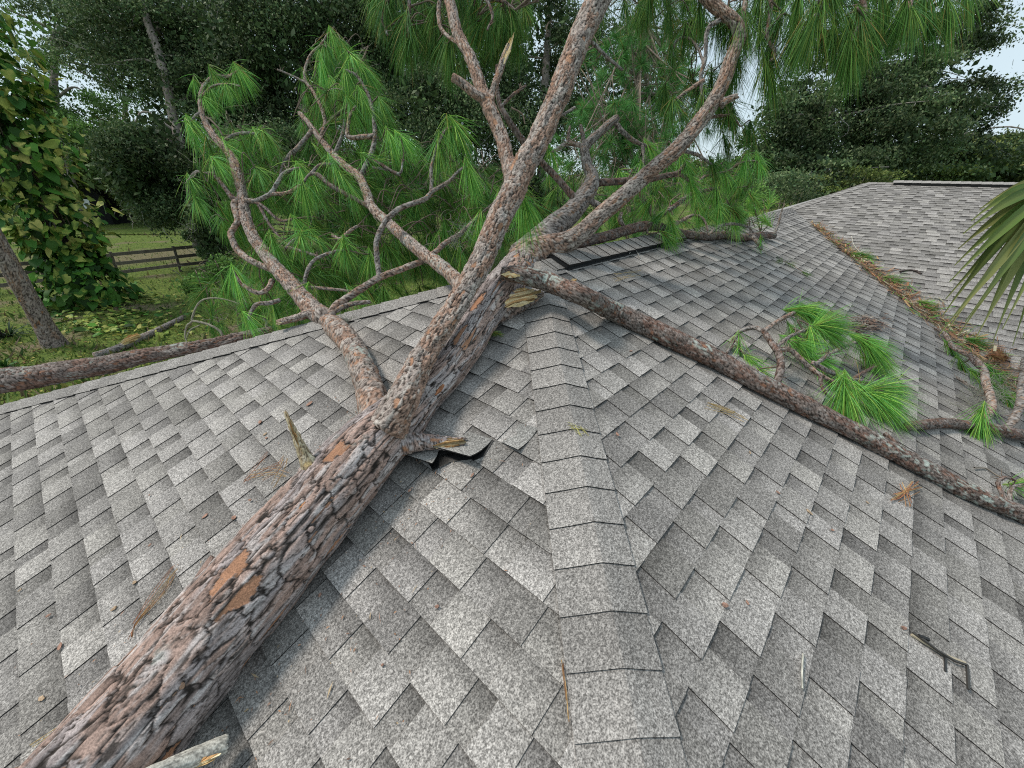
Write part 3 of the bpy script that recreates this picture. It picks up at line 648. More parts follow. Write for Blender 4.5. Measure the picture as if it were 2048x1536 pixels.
# the wound where the big right branch tore off
wd_ = tag(splinter('torn_wood', P(1040, 597, 2.41), P(1086, 586, 2.47) - P(1000, 606, 2.37), imdir(0.1, 1, -.75), imdir(-.1, -.8, -.7), 0.29, 0.13, 26, 51, trunk, dark=0.12, lift=0.016), 'pale wound where the branch tore out of the trunk')
wnd, _ = limb('broken_stub', [(990, 618, 2.47, 34), (1020, 606, 2.48, 28), (1045, 599, 2.50, 20), (1068, 592, 2.51, 11), (1086, 587, 2.52, 4)], pine, 'trunk', 0.008, 36, (0.04, 0.02), 0.007, 52, lump=0.015)
tag(wnd, 'torn shoulder of the trunk at the wound')
# loose plates of bark standing off the trunk
def plate(parent, c, ax, side_, n, L, wd, seed, col=(0.28, 0.22, 0.2), th=0.006):
    r = np.random.default_rng(seed); mb = MB(); ax, side_, n = unit(ax), unit(side_), unit(n); g = 9; V = []; C = []
    for i in range(g):
        t = i / (g - 1) - .5; w2 = wd * .5 * (1 - (2 * t) ** 2 * 0.55) * r.uniform(.75, 1.1)
        for s_ in (-1, -.35, .35, 1):
            V.append(c + ax * t * L + side_ * s_ * w2 + n * (th * (1.6 - abs(s_)) + r.normal(0, th * .3))); C.append(np.array(col) * r.uniform(.6, 1.35))
    F = [[i * 4 + j, i * 4 + 4 + j, i * 4 + 5 + j, i * 4 + 1 + j] for i in range(g - 1) for j in range(3)]
    V = np.array(V); mb.add(V, [F], np.array(C)); mb.add(V - n * th, [[f[::-1] for f in F]], np.array(C) * .5)
    return mb.build('bark_plate', M_BARK, parent, smooth=False)
FL = (0.42, 0.20, 0.095)
for k, (px, py, z, L, w_, cc) in enumerate([(418, 1228, 1.625, .085, .032, FL), (325, 1320, 1.585, .10, .04, (.30, .19, .14)), (352, 1288, 1.60, .07, .03, (.36, .19, .10)), (345, 1390, 1.57, .065, .035, (.30, .19, .13)), (520, 1095, 1.66, .08, .012, FL), (332, 1292, 1.60, .075, .014, FL), (545, 1060, 1.68, .05, .018, (.4, .2, .11)), (390, 1412, 1.60, .07, .022, (.33, .17, .09)), (605, 1010, 1.70, .035, .014, FL), (662, 962, 1.70, .03, .02, (.33, .17, .1)), (450, 1195, 1.63, .05, .012, (.4, .21, .12)), (690, 985, 1.72, .03, .016, FL), (810, 818, 1.8, .05, .02, (.36, .17, .09)), (880, 780, 2.05, .07, .022, (.33, .15, .08)), (300, 1395, 1.565, .05, .018, (.38, .24, .19))]):
    # set on the trunk's surface: nearest point of the axis, pushed out along the view
    q = ray(px, py); q = q / np.linalg.norm(q); best = None
    for t in np.linspace(1.2, 3.2, 400):
        p = CAM + q * t; tt = np.clip((p - m0) @ dM, -1.0, 1.6); ax_p = m0 + dM * tt; d = np.linalg.norm(p - ax_p)
        if d < 0.147: best = (p, unit(p - ax_p)); break
    if best is None: continue
    p, nn = best; plate(trunk, p - nn * 0.004, dM, np.cross(nn, dM), nn, L, w_, 60 + k, cc, 0.004)
for k, (a, b, wd2) in enumerate([((368, 1238), (425, 1118), .055), ((70, 1530), (150, 1440), .04), ((250, 1345), (300, 1290), .03)]):
    pa, pb = hipp(*a, 0.09), hipp(*b, 0.12); plate(trunk, (pa + pb) / 2, pb - pa, imdir(.7, .5, 0), imdir(0, -.3, -1), np.linalg.norm(pb - pa) * 1.1, wd2, 80 + k, (0.26, 0.18, 0.15), 0.009)
# pale weathered stub at the lower edge of the picture
sG, _ = limb('broken_stub', [(225, 1590, 0.98, 16), (290, 1555, 1.02, 15), (345, 1532, 1.06, 15), (400, 1509, 1.10, 15.5), (452, 1487, 1.14, 15)], pine, 'grey', 0.005, 30, (0.06, 0.008), 0.003, 55, jag=0.02)
for a_ in [sG.data.color_attributes['col']]:
    n_ = len(sG.data.vertices); c_ = np.zeros(n_ * 4, np.float32); a_.data.foreach_get('color', c_); c_ = c_.reshape(-1, 4); g_ = c_[:, :3].mean(1, keepdims=True); c_[:, :3] = np.clip(0.18 + g_ * 1.35, 0, .72) * np.array([1, .95, .84]); a_.data.foreach_set('color', c_.ravel())
tag(sG, 'pale bark-free broken stub at the lower end of the trunk')
splinter('torn_wood', P(412, 1521, 1.088), imdir(1, -.42, 0), imdir(.42, 1, 0), imdir(0, 0, -1), 0.10, 0.016, 6, 56, sG, dark=.3, lift=.006)

# forks, twigs, needles and moss, kept under the limb they grow from
TW = (0.215, 0.165, 0.13)
def spray(parent, a, b, d, n_, L_, sp_, w, r, tone):
    """one needle spray with the bare twig that carries it, a sub-part of its limb"""
    mb = MB()
    if a is not None:
        g = np.linalg.norm(a - b); mid = (a + b) / 2 + np.array([0, 0, 1]) * g * r.uniform(.05, .35) + r.normal(0, .04, 3)
        twig(mb, [[*a, .0065], [*lerp(a, mid, .6), .006], [*mid, .0055], [*(b - d * .05), .0048], [*b, .004]], col=TW, r=r)
    tuft(mb, b, d, n_, L_, sp_, 0.28, w, r=r, tone=tone, stem=r.uniform(.05, .17)); mb.build('needle_spray', M_NEEDLE, parent)
def crown_of(limb_o, twigs, tufts, seed, fills=(), mosses=(), nN=150, Ls=0.22, w=0.0029, tone=1.0, spread=0.5, dens=1.15, ftone=1.32):
    r = np.random.default_rng(seed); nm = MB(); anchors = []
    for L in twigs:
        tm = MB(); pts = limbpts(L); pts[:, 3] *= .86; anchors += [q[:3] for q in spline(pts, 0.06)]
        if max(q[3] for q in L) >= 2.6:
            V, F, C = bark_tube(pts, .010, 14, (.016, .009), .0026, ('grey', 'limb', 'dark', 'grey')[int(r.integers(4))], int(r.integers(1000)), lump=.005, lichen=.15); tm.add(V, F, C)
        else: twig(tm, pts, m=7, col=TW, r=r)
        sp = spline(pts, .02); T_, U, W = frames(sp[:, :3])          # dead spurs along it
        for k in range(int(len(sp) * .02 * 11)):
            i = int(r.integers(len(sp))); p_ = sp[i, :3]; a = r.uniform(0, 6.28); v = unit(U[i] * math.cos(a) + W[i] * math.sin(a) + T_[i] * .6); q = [p_]
            for s_ in range(4): v = unit(v + r.normal(0, .35, 3)); q.append(q[-1] + v * r.uniform(.010, .026))
            w0 = min(.0035, sp[i, 3] * .6); twig(tm, [[*x_, w0 * (1 - .2 * j)] for j, x_ in enumerate(q)], m=5, ds=.012, col=np.array(TW) * r.uniform(.6, 1.3), r=r)
        tm.build('twig', M_BARK, limb_o)
    me = limb_o.data; step = max(1, len(me.vertices) // 900); o0 = origin_of(limb_o)
    anchors += [np.array(me.vertices[i].co) + o0 for i in range(0, len(me.vertices), step)]; A = np.array(anchors)
    for row in tufts:
        px, py, z, dx, dy = row[:5]; n_ = int(row[5] * 1.4) if len(row) > 5 else nN; L_ = row[6] if len(row) > 6 else Ls; sp_ = row[7] if len(row) > 7 else spread
        b = P(px, py, z); d = imdir(dx, dy, r.uniform(-.35, .25)); a = A[np.argmin(np.linalg.norm(A - b, axis=1))]
        if not .03 < np.linalg.norm(a - b) < 1.4: a = None
        spray(limb_o, a, b, d, int(n_ * dens), L_ * r.uniform(.9, 1.1), sp_, w, r, tone * ftone * r.uniform(.85, 1.2))
    for poly, n_, z0, z1, (dx, dy), jit in fills:
        poly = np.array(poly, float); lo, hi = poly.min(0), poly.max(0); c = 0; tries = 0
        while c < n_ and tries < 20000:
            tries += 1; px, py = r.uniform(lo, hi); ins = False
            for i in range(len(poly)):
                (x1, y1), (x2, y2) = poly[i], poly[i - 1]
                if (y1 > py) != (y2 > py) and px < (x2 - x1) * (py - y1) / (y2 - y1) + x1: ins = not ins
            if not ins: continue
            c += 1; z = r.uniform(z0, z1); b = P(px, py, z); d = imdir(dx + r.normal(0, jit), dy + r.normal(0, jit), r.normal(0, .4))
            tuft(nm, b, d, int(nN * .8), Ls * r.uniform(.85, 1.2), spread * r.uniform(.8, 1.3), .25, w * 1.15, r=r, tone=tone * r.uniform(.55, 1.1), stem=r.uniform(.05, .22))
            a = A[np.argmin(np.linalg.norm(A - b, axis=1))]; gap = np.linalg.norm(a - b)
            if gap > .45: a = b + (a - b) / gap * .35
            mid = (a + b) / 2 + np.array([0, 0, .25]) * min(gap, .5) + r.normal(0, .05, 3); twig(nm, [[*a, .005], [*mid, .0045], [*(b - d * .05), .004], [*b, .0035]], m=5, col=TW, r=r)
            e_ = b - d * .08; q = [e_]; v = unit(r.normal(size=3))
            for s_ in range(6): v = unit(v + r.normal(0, .7, 3)); q.append(q[-1] + v * r.uniform(.03, .075))
            twig(nm, [[*x_, .0040 - .0005 * i] for i, x_ in enumerate(q)], m=5, ds=.015, col=np.array((.36, .31, .26)) * r.uniform(.6, 1.2), r=r)
    if nm.n: tag(nm.build('needles', M_NEEDLE, limb_o), 'mass of green needles behind the nearer sprays', kind='stuff')
    for px, py, z, sz in mosses:
        mm = MB(); moss(mm, P(px, py, z), sz, 46, r); mm.build('moss', M_MOSS, limb_o)
twE = [
 [(660, 634, 3.03, 10), (672, 612, 3.04, 9), (687, 601, 3.05, 8.5), (725, 576, 3.08, 8), (760, 555, 3.1, 7.5), (804, 538, 3.13, 7), (848, 520, 3.16, 6.5), (872, 503, 3.18, 6), (892, 485, 3.2, 5.5), (924, 464, 3.22, 4.5), (960, 430, 3.25, 3.5), (1000, 395, 3.3, 2.5)],
 [(758, 553, 3.1, 6.5), (757, 540, 3.1, 6), (754, 517, 3.1, 6), (753, 485, 3.1, 6), (762, 459, 3.11, 6), (775, 437, 3.12, 6), (804, 415, 3.13, 6), (848, 399, 3.14, 5.5), (866, 382, 3.15, 5), (888, 370, 3.16, 4), (904, 357, 3.17, 3.5), (920, 340, 3.18, 2.5), (936, 333, 3.18, 2)],
 [(863, 386, 3.15, 4.5), (863, 360, 3.15, 4), (863, 337, 3.15, 4), (870, 310, 3.15, 3.6), (876, 290, 3.15, 3.2), (889, 263, 3.15, 2.6), (900, 255, 3.15, 2.4), (915, 259, 3.15, 2)],
 [(672, 622, 3.03, 6), (690, 612, 3.02, 5.5), (715, 606, 3.02, 5), (740, 604, 3.02, 4.5)],
 [(486, 396, 3.76, 6), (478, 397, 3.75, 5.5), (508, 402, 3.72, 5.2), (540, 388, 3.7, 5), (555, 366, 3.7, 4.5), (567, 347, 3.7, 4), (585, 339, 3.7, 3.5), (602, 336, 3.7, 2.5)],
 [(540, 388, 3.7, 4.5), (575, 386, 3.7, 4), (600, 372, 3.7, 3.5), (625, 372, 3.7, 2.5)],
 [(480, 400, 3.74, 6.5), (468, 398, 3.72, 6), (456, 385, 3.72, 5), (447, 372, 3.72, 4.5), (430, 350, 3.72, 3.8), (428, 332, 3.72, 3)],
 [(428, 347, 3.72, 3.5), (408, 347, 3.72, 3), (394, 343, 3.72, 2.6), (380, 356, 3.72, 2.3), (377, 383, 3.72, 2)],
 [(476, 400, 3.72, 6), (468, 408, 3.7, 7), (473, 428, 3.68, 7), (475, 444, 3.66, 6.5), (462, 466, 3.64, 6.5), (466, 482, 3.62, 7), (475, 500, 3.6, 7), (495, 517, 3.57, 7), (520, 530, 3.54, 7), (548, 541, 3.5, 7)],
 [(510, 403, 3.72, 4), (530, 416, 3.7, 3.5), (560, 441, 3.7, 3), (590, 437, 3.7, 2.4)], [(515, 405, 3.72, 4), (540, 450, 3.7, 3), (565, 480, 3.7, 2.4)],
 [(443, 290, 3.93, 4), (461, 273, 3.92, 3.6), (490, 266, 3.92, 3.2), (518, 267, 3.92, 2.4), (528, 254, 3.92, 1.5)],
 [(404, 225, 4.02, 2.8), (393, 229, 4.0, 2.4), (380, 243, 4.0, 2), (370, 236, 4.0, 1.5)], [(407, 232, 4.02, 2.5), (422, 240, 4.0, 2.2), (438, 258, 4.0, 1.8), (445, 270, 4.0, 1.5)],
 [(405, 190, 4.05, 2.6), (427, 172, 4.05, 2.2), (455, 168, 4.05, 2), (480, 172, 4.05, 1.5)], [(422, 155, 4.08, 2), (426, 143, 4.08, 1.6)],
 [(612, 578, 3.3, 4), (610, 560, 3.3, 4), (618, 535, 3.3, 4), (632, 518, 3.3, 3.6), (666, 504, 3.3, 3.2), (690, 500, 3.3, 2.6)], [(614, 575, 3.3, 4), (640, 576, 3.3, 3.6), (680, 580, 3.3, 3.2), (705, 582, 3.3, 2.6)],
 [(545, 560, 3.4, 6), (537, 576, 3.36, 5.5), (520, 586, 3.34, 5), (498, 578, 3.33, 4.5), (478, 562, 3.32, 4), (467, 541, 3.32, 2.6)], [(560, 600, 3.2, 5), (540, 606, 3.18, 5), (515, 608, 3.17, 4.5), (503, 622, 3.16, 3.6), (497, 640, 3.15, 3)],
 [(665, 470, 3.6, 4), (680, 478, 3.55, 4), (700, 462, 3.5, 4), (715, 452, 3.5, 3)], [(575, 494, 3.5, 3.4), (610, 504, 3.5, 3), (635, 512, 3.5, 2.6)], [(572, 496, 3.5, 3), (585, 482, 3.5, 2.6), (600, 474, 3.5, 2)]]
tfE = [(479, 141, 4.1, .55, .8, 130), (470, 152, 4.1, .3, .9), (452, 170, 4.05, .5, .85), (420, 178, 4.06, .5, .85), (408, 197, 4.05, .75, .65), (428, 150, 4.08, .45, .9), (382, 242, 4, .6, .8), (384, 261, 4, .5, .85), (388, 160, 4.05, .1, 1, 40, .16), (518, 267, 3.92, .75, .7), (525, 262, 3.9, .4, .9), (430, 322, 3.72, .75, .65), (380, 360, 3.72, .5, .85), (391, 396, 3.72, .65, .75), (600, 336, 3.7, .5, .85), (625, 372, 3.7, .2, 1), (590, 437, 3.7, .6, .7), (602, 474, 3.5, .2, .6, 120, .24, .95), (690, 500, 3.3, .1, 1, 140, .22, .75), (703, 582, 3.3, .6, .8, 60), (467, 541, 3.32, .2, 1), (497, 640, 3.15, .5, .8, 50), (612, 577, 3.25, -.3, 1, 70, .2, .6), (915, 259, 3.15, .5, .85, 130), (900, 262, 3.15, .2, 1), (876, 290, 3.15, -.05, 1), (936, 333, 3.18, .3, .95, 110), (1000, 395, 3.25, .2, 1), (960, 430, 3.25, -.1, 1), (740, 520, 3.4, .1, 1), (545, 480, 3.5, .3, .9), (460, 300, 3.9, .5, .8)]
polyL = [(395, 330), (440, 230), (500, 250), (560, 300), (620, 250), (640, 180), (700, 170), (780, 270), (870, 330), (980, 330), (1000, 470), (900, 540), (760, 540), (620, 580), (500, 520), (440, 440)]
crown_of(limbE, twE, tfE, 101, Ls=.26, spread=.43, fills= [(polyL, 210, 3.7, 5.4, (.45, .8), .35), ([(380, 570), (480, 520), (620, 600), (650, 640), (480, 680), (390, 690)], 34, 4.6, 6.5, (.3, .6), .6), ([(470, 530), (880, 480), (900, 580), (700, 615), (560, 650)], 75, 3.7, 5.2, (.35, .7), .5)], mosses=[(700, 655, 2.9, .13), (690, 640, 2.9, .10), (930, 455, 3.2, .16), (910, 480, 3.2, .12), (600, 570, 3.25, .08), (720, 770, 2.4, .07)])
twG = [[(640, 277, 4, 5), (649, 256, 4.0, 4.5), (649, 236, 4.02, 4.2), (640, 208, 4.04, 4), (625, 182, 4.06, 3.5), (611, 161, 4.08, 3.3), (611, 135, 4.1, 3), (622, 109, 4.12, 2.8), (643, 88, 4.14, 2.4), (656, 68, 4.15, 2), (664, 66, 4.15, 1.6)],
 [(720, 355, 3.72, 6), (735, 325, 3.73, 5.8), (745, 300, 3.74, 5.5), (750, 267, 3.75, 5), (746, 226, 3.76, 4.5), (737, 191, 3.78, 4), (725, 168, 3.8, 3.6), (712, 150, 3.8, 3), (690, 140, 3.8, 2.4)], [(712, 152, 3.8, 2.5), (724, 122, 3.8, 2), (737, 92, 3.8, 1.6)],
 [(749, 272, 3.75, 6), (730, 274, 3.74, 5.5), (698, 274, 3.72, 5), (696, 250, 3.72, 3.6), (700, 230, 3.72, 3), (712, 212, 3.72, 2.4)],
 [(668, 310, 3.9, 4), (680, 282, 3.88, 4), (687, 262, 3.88, 3.6), (689, 240, 3.88, 3)], [(626, 258, 4.02, 5), (600, 292, 4.0, 5.5), (580, 310, 4.0, 4.5), (566, 330, 4.0, 3), (560, 350, 4.0, 2)], [(640, 262, 4, 3.6), (665, 240, 4, 4), (684, 222, 4, 3.6), (700, 210, 4, 2.6)],
 [(611, 165, 4.08, 2.6), (585, 152, 4.08, 2.2), (555, 139, 4.08, 1.7)], [(745, 335, 3.73, 2.6), (775, 340, 3.72, 2.4), (800, 352, 3.72, 2.2)], [(737, 318, 3.72, 4), (760, 328, 3.7, 3.4), (798, 347, 3.68, 2.8), (806, 320, 3.66, 2)],
 [(745, 418, 3.5, 5), (700, 392, 3.5, 5), (660, 370, 3.5, 5), (636, 350, 3.5, 4.5), (618, 350, 3.5, 3), (604, 372, 3.5, 2)], [(622, 348, 3.5, 4), (640, 330, 3.5, 3), (668, 328, 3.5, 2.2)]]
tfG = [(664, 68, 4.15, .35, .9, 140), (650, 90, 4.14, .2, 1), (690, 142, 3.8, .1, 1), (643, 135, 4.1, .05, 1), (704, 114, 3.8, .6, .75, 120), (728, 138, 3.8, .7, .75, 120), (608, 167, 4.1, .1, 1, 60), (701, 214, 3.72, .3, .95), (742, 226, 3.76, .5, .85), (760, 200, 3.78, .5, .85), (807, 279, 3.66, .65, .7), (778, 267, 3.7, .4, .9), (668, 328, 3.5, .5, .85, 120), (693, 366, 3.5, .55, .85, 130), (605, 372, 3.5, .1, 1), (748, 322, 3.72, .8, .4, 120, .22, .9), (640, 190, 4.05, .3, .95), (660, 160, 4.1, .3, .95), (720, 180, 3.8, .5, .85), (690, 100, 4.1, .45, .9)]
polyG = [(600, 140), (650, 90), (720, 120), (770, 190), (800, 300), (960, 330), (1000, 420), (880, 480), (700, 420), (600, 330)]
crown_of(limbG, twG, tfG, 102, Ls=.26, spread=.43, fills= [(polyG, 95, 3.9, 5.2, (.45, .85), .3), ([(850, 420), (1010, 330), (1090, 420), (1080, 500), (960, 560), (880, 540)], 40, 3.7, 5, (.2, .9), .4)])
twM = [[(1184, 368, 3.48, 10), (1200, 365, 3.5, 8.5), (1235, 363, 3.55, 8), (1266, 361, 3.6, 7.5), (1300, 358, 3.65, 7), (1330, 352, 3.7, 6), (1356, 345, 3.72, 4.5), (1372, 325, 3.72, 2.6)], [(1330, 352, 3.7, 5), (1360, 350, 3.75, 4.5), (1380, 362, 3.8, 3)],
 [(1169, 292, 3.56, 6), (1150, 289, 3.55, 5.5), (1132, 287, 3.55, 5), (1118, 297, 3.54, 4.5), (1104, 306, 3.52, 4)], [(1136, 287, 3.55, 4.5), (1137, 268, 3.55, 3.6), (1140, 252, 3.55, 2)], [(1168, 290, 3.56, 5.5), (1165, 268, 3.56, 4.5), (1161, 250, 3.56, 3)],
 [(1228, 243, 3.65, 5.5), (1245, 263, 3.66, 5.5), (1262, 278, 3.68, 5), (1280, 288, 3.7, 4.5), (1297, 294, 3.72, 3.5)], [(1285, 292, 3.7, 4), (1288, 315, 3.7, 3.6), (1285, 345, 3.7, 3)],
 [(1150, 398, 3.35, 9), (1137, 383, 3.33, 8), (1115, 357, 3.3, 7.5), (1085, 327, 3.25, 7.5), (1058, 297, 3.2, 7), (1032, 263, 3.15, 7), (1012, 232, 3.1, 6.5), (1000, 211, 3.1, 5.5), (996, 190, 3.1, 5), (993, 165, 3.1, 4.5), (994, 130, 3.1, 3)],
 [(1003, 213, 3.1, 3.4), (1020, 195, 3.1, 3.2), (1036, 182, 3.1, 3), (1052, 171, 3.1, 2.4)], [(1170, 395, 3.4, 8), (1185, 404, 3.4, 7.5), (1203, 414, 3.4, 6)], [(1022, 215, 3.1, 2), (1044, 228, 3.1, 1.7), (1050, 248, 3.1, 1.4)]]
tfM = [(1104, 306, 3.52, .3, .9), (1372, 327, 3.72, .5, .8), (1380, 362, 3.8, .6, .8), (1297, 294, 3.72, .5, .85), (1240, 350, 3.7, .1, 1), (1285, 345, 3.7, .2, 1)]
polyM = [(1090, 330), (1200, 290), (1320, 290), (1420, 330), (1500, 330), (1510, 400), (1430, 440), (1300, 440), (1180, 460), (1110, 440)]
crown_of(limbM3, twM, tfM, 103, [(polyM, 60, 4.3, 6.4, (.2, .7), .55)], [(1290, 320, 3.7, .09)])
twQ = [[(1300, 450, 4.05, 6), (1312, 438, 4.05, 6), (1330, 425, 4.05, 6), (1353, 409, 4.08, 5.5), (1375, 393, 4.1, 5), (1395, 384, 4.12, 4.5), (1432, 377, 4.15, 3)], [(1310, 438, 4.05, 6), (1298, 415, 4.0, 6), (1284, 393, 3.95, 6), (1276, 378, 3.9, 5)],
 [(1400, 384, 4.12, 3), (1396, 365, 4.1, 2.6), (1410, 353, 4.1, 2.4), (1430, 348, 4.1, 2.4), (1457, 341, 4.1, 2.2), (1480, 326, 4.1, 2), (1508, 322, 4.1, 1.8), (1518, 328, 4.1, 1.4)], [(1432, 377, 4.15, 2.6), (1440, 392, 4.15, 2.4), (1437, 418, 4.15, 2)],
 [(1340, 455, 4.1, 5), (1365, 440, 4.1, 4), (1390, 430, 4.1, 3), (1408, 440, 4.1, 2.4), (1416, 462, 4.1, 2)], [(1250, 455, 3.85, 4), (1240, 440, 3.8, 5), (1243, 425, 3.8, 3)], [(1548, 470, 5.5, 3.4), (1556, 450, 5.5, 2.8), (1563, 425, 5.5, 1.6)], [(1505, 474, 5.0, 5), (1518, 488, 4.9, 4.5), (1522, 498, 4.85, 3.5)],
 [(1418, 470, 4.4, 4), (1440, 452, 4.4, 3.4), (1470, 448, 4.5, 3), (1500, 455, 4.6, 2.4)], [(1345, 430, 4.05, 2), (1340, 405, 4.05, 1.7), (1360, 388, 4.05, 1.5)], [(1290, 445, 4.0, 2.6), (1296, 468, 3.95, 2)]]
tfQ = [(1518, 325, 4.1, .1, 1, 120), (1490, 326, 4.1, -.2, 1), (1432, 377, 4.15, .1, 1), (1437, 420, 4.15, 0, 1), (1300, 400, 3.95, -.5, .7), (1310, 440, 4.0, -.6, .6), (1345, 452, 3.95, .4, .9, 110), (1330, 470, 3.9, .7, .6), (1500, 400, 5.4, .1, -.9, 110, .24, .7), (1510, 425, 5.4, -.3, -.6, 110), (1490, 430, 5.2, -.5, .3), (1540, 400, 5.6, .2, -1, 100, .24, .7), (1470, 450, 4.7, .3, .8, 70), (1522, 495, 4.85, .1, 1, 30, .12), (1395, 420, 4.1, .1, 1), (1450, 350, 4.1, .1, 1), (1470, 430, 4.8, .3, .7), (1530, 440, 5.3, -.2, -.4)]
crown_of(limbQ, twQ, tfQ, 104, [([(1290, 380), (1480, 340), (1520, 430), (1400, 460), (1290, 450)], 24, 4.6, 6.2, (.1, .8), .5)])
twV = [[(1478, 72, 2.9, 7), (1486, 40, 2.9, 6), (1490, 10, 2.9, 6), (1505, -60, 2.95, 5)], [(1505, -60, 2.95, 6), (1580, -70, 2.8, 6), (1640, -40, 2.7, 5.5), (1640, 10, 2.65, 5), (1630, 34, 2.62, 4.5)], [(1640, -40, 2.7, 5), (1700, -50, 2.7, 5), (1730, 20, 2.7, 4.5), (1718, 50, 2.7, 4.5), (1700, 84, 2.7, 4)], [(1700, -50, 2.7, 5), (1770, -60, 2.7, 5), (1818, -20, 2.7, 4.5), (1820, 18, 2.7, 4)], [(1770, -60, 2.7, 5), (1850, -70, 2.8, 4.5), (1895, -30, 2.8, 4), (1900, 0, 2.8, 3.5)], [(1505, -60, 2.95, 5), (1540, 0, 2.9, 4.5), (1535, 70, 2.9, 4), (1550, 110, 2.9, 3.5), (1533, 128, 2.9, 3)],
 [(1440, 40, 2.88, 5), (1415, 60, 2.9, 4.5), (1410, 120, 2.95, 4.2), (1402, 150, 2.98, 4), (1405, 200, 3.0, 4)], [(1408, 160, 2.98, 4), (1370, 185, 3.0, 3.5), (1345, 205, 3.0, 3)], [(1345, 115, 3.1, 2.2), (1352, 82, 3.1, 2.4), (1375, 76, 3.1, 2.4), (1395, 95, 3.05, 2.4), (1408, 130, 3.0, 3)], [(1396, 247, 3.0, 4), (1420, 235, 3.05, 3.4), (1460, 230, 3.1, 2.6)], [(1360, 300, 3.02, 4), (1395, 310, 3.1, 3.4), (1425, 330, 3.15, 2.6)]]
tfV = []
rv_ = np.random.default_rng(5)
for (x_, y_, z_) in [(1485, 31, 2.9), (1632, 31, 2.62), (1625, 20, 2.66), (1700, 84, 2.7), (1705, 60, 2.72), (1718, 27, 2.7), (1820, 17, 2.7), (1815, 0, 2.75), (1895, 0, 2.8), (1533, 127, 2.9), (1540, 100, 2.95), (1560, 40, 2.9), (1600, -10, 2.8), (1660, -20, 2.7), (1760, -30, 2.7), (1780, 10, 2.8), (1850, -30, 2.8), (1520, -10, 2.9), (1590, 60, 2.9), (1670, 60, 2.85), (1750, 50, 2.9), (1850, 30, 2.9), (1930, -30, 2.85), (1470, 100, 3.05), (1440, 30, 3.0), (1460, 20, 3.0)]:
    tfV.append((x_, y_, z_, rv_.normal(0, .22), 1, 130, .33, .33))
tfV += [(1345, 115, 3.1, .1, 1, 80, .2, .6), (1345, 205, 3.0, -.1, 1), (1405, 200, 3.0, .0, 1, 90, .2), (1460, 230, 3.1, .1, 1, 90, .22), (1425, 330, 3.15, .2, 1), (1390, 250, 3.1, -.2, 1, 70), (1500, 250, 3.3, -.1, 1, 90, .25, .5), (1370, 60, 3.1, 0, 1), (1400, 20, 3.0, .2, 1), (1340, 20, 3.3, 0, 1), (1330, 180, 3.4, 0, 1)]
crown_of(limbV, twV, tfV, 105, [([(1440, -60), (1900, -60), (1850, 30), (1700, 80), (1560, 110), (1450, 60)], 46, 2.9, 3.8, (0, 1), .18), ([(1380, 40), (1480, 30), (1470, 260), (1420, 330), (1380, 200)], 14, 3.1, 3.6, (0, 1), .25)], tone=.60, ftone=1.0)  # lower tone paints the shaded undersides of the hanging tufts into their colour
twH = [[(878, -70, 2.9, 5), (840, -60, 3, 5), (800, -40, 3.05, 5), (775, 0, 3.1, 4.5), (765, 40, 3.1, 4), (770, 55, 3.1, 3.6), (775, 70, 3.1, 3)], [(800, -40, 3.05, 4.5), (818, 0, 3.1, 4), (816, 40, 3.1, 3.6), (815, 75, 3.1, 3)], [(890, -40, 2.87, 4), (878, 10, 2.9, 4.5), (880, 50, 2.9, 4.5), (893, 70, 2.88, 4), (915, 85, 2.78, 4)], [(878, -70, 2.9, 5), (930, -50, 3.0, 4.5), (970, -10, 3.0, 4), (1010, 5, 3.05, 3), (1030, 20, 3.05, 2)], [(970, -10, 3.0, 3.6), (985, 30, 3.0, 3), (975, 60, 3.0, 2)]]
tfH = [(x_, y_, z_, rv_.normal(0, .2), 1, 110, .27, .36) for x_, y_, z_ in [(775, -10, 3.1), (770, 10, 3.1), (790, -20, 3.2), (815, 30, 3.1), (822, 70, 3.12), (812, 60, 3.1), (800, 90, 3.3), (845, 10, 3.2), (870, 20, 3.1), (900, 70, 3.0), (920, -10, 3.1), (950, 0, 3.15), (980, 30, 3.1), (1000, 10, 3.1), (1020, 15, 3.1), (1050, 20, 3.2), (960, 50, 3.2), (1035, 60, 3.3), (860, 60, 3.3), (940, 60, 3.3), (900, 110, 3.4), (1000, 80, 3.4), (750, -20, 3.2)]]
tfH += [(1250, 10, 3.2, .1, 1, 90, .24, .5), (1300, 0, 3.2, 0, 1, 100, .26, .5), (1330, -10, 3.2, .2, 1, 90, .25, .5), (1280, 20, 3.3, .1, 1, 70, .22, .5)]
crown_of(limbH, twH, tfH, 106, [([(740, -60), (1060, -60), (1060, 90), (900, 110), (800, 60)], 40, 3.2, 4.0, (0, 1), .2), ([(1180, -60), (1420, -60), (1400, 50), (1260, 60), (1200, 30)], 22, 3.1, 4.0, (0, 1), .25)], tone=.62, ftone=1.0)  # needle colour darkened here too, as shade on backlit tufts
crown_of(limbU, [[(1090, 215, 2.6, 3), (1110, 235, 2.65, 3), (1150, 215, 2.8, 2.6)], [(1185, 85, 2.7, 4), (1215, 115, 2.8, 3.4), (1245, 140, 2.9, 2.4)]], [(1046, 412, 2.62, .25, .95, 150, .24, .42), (1052, 400, 2.66, .5, .8, 90)], 107)

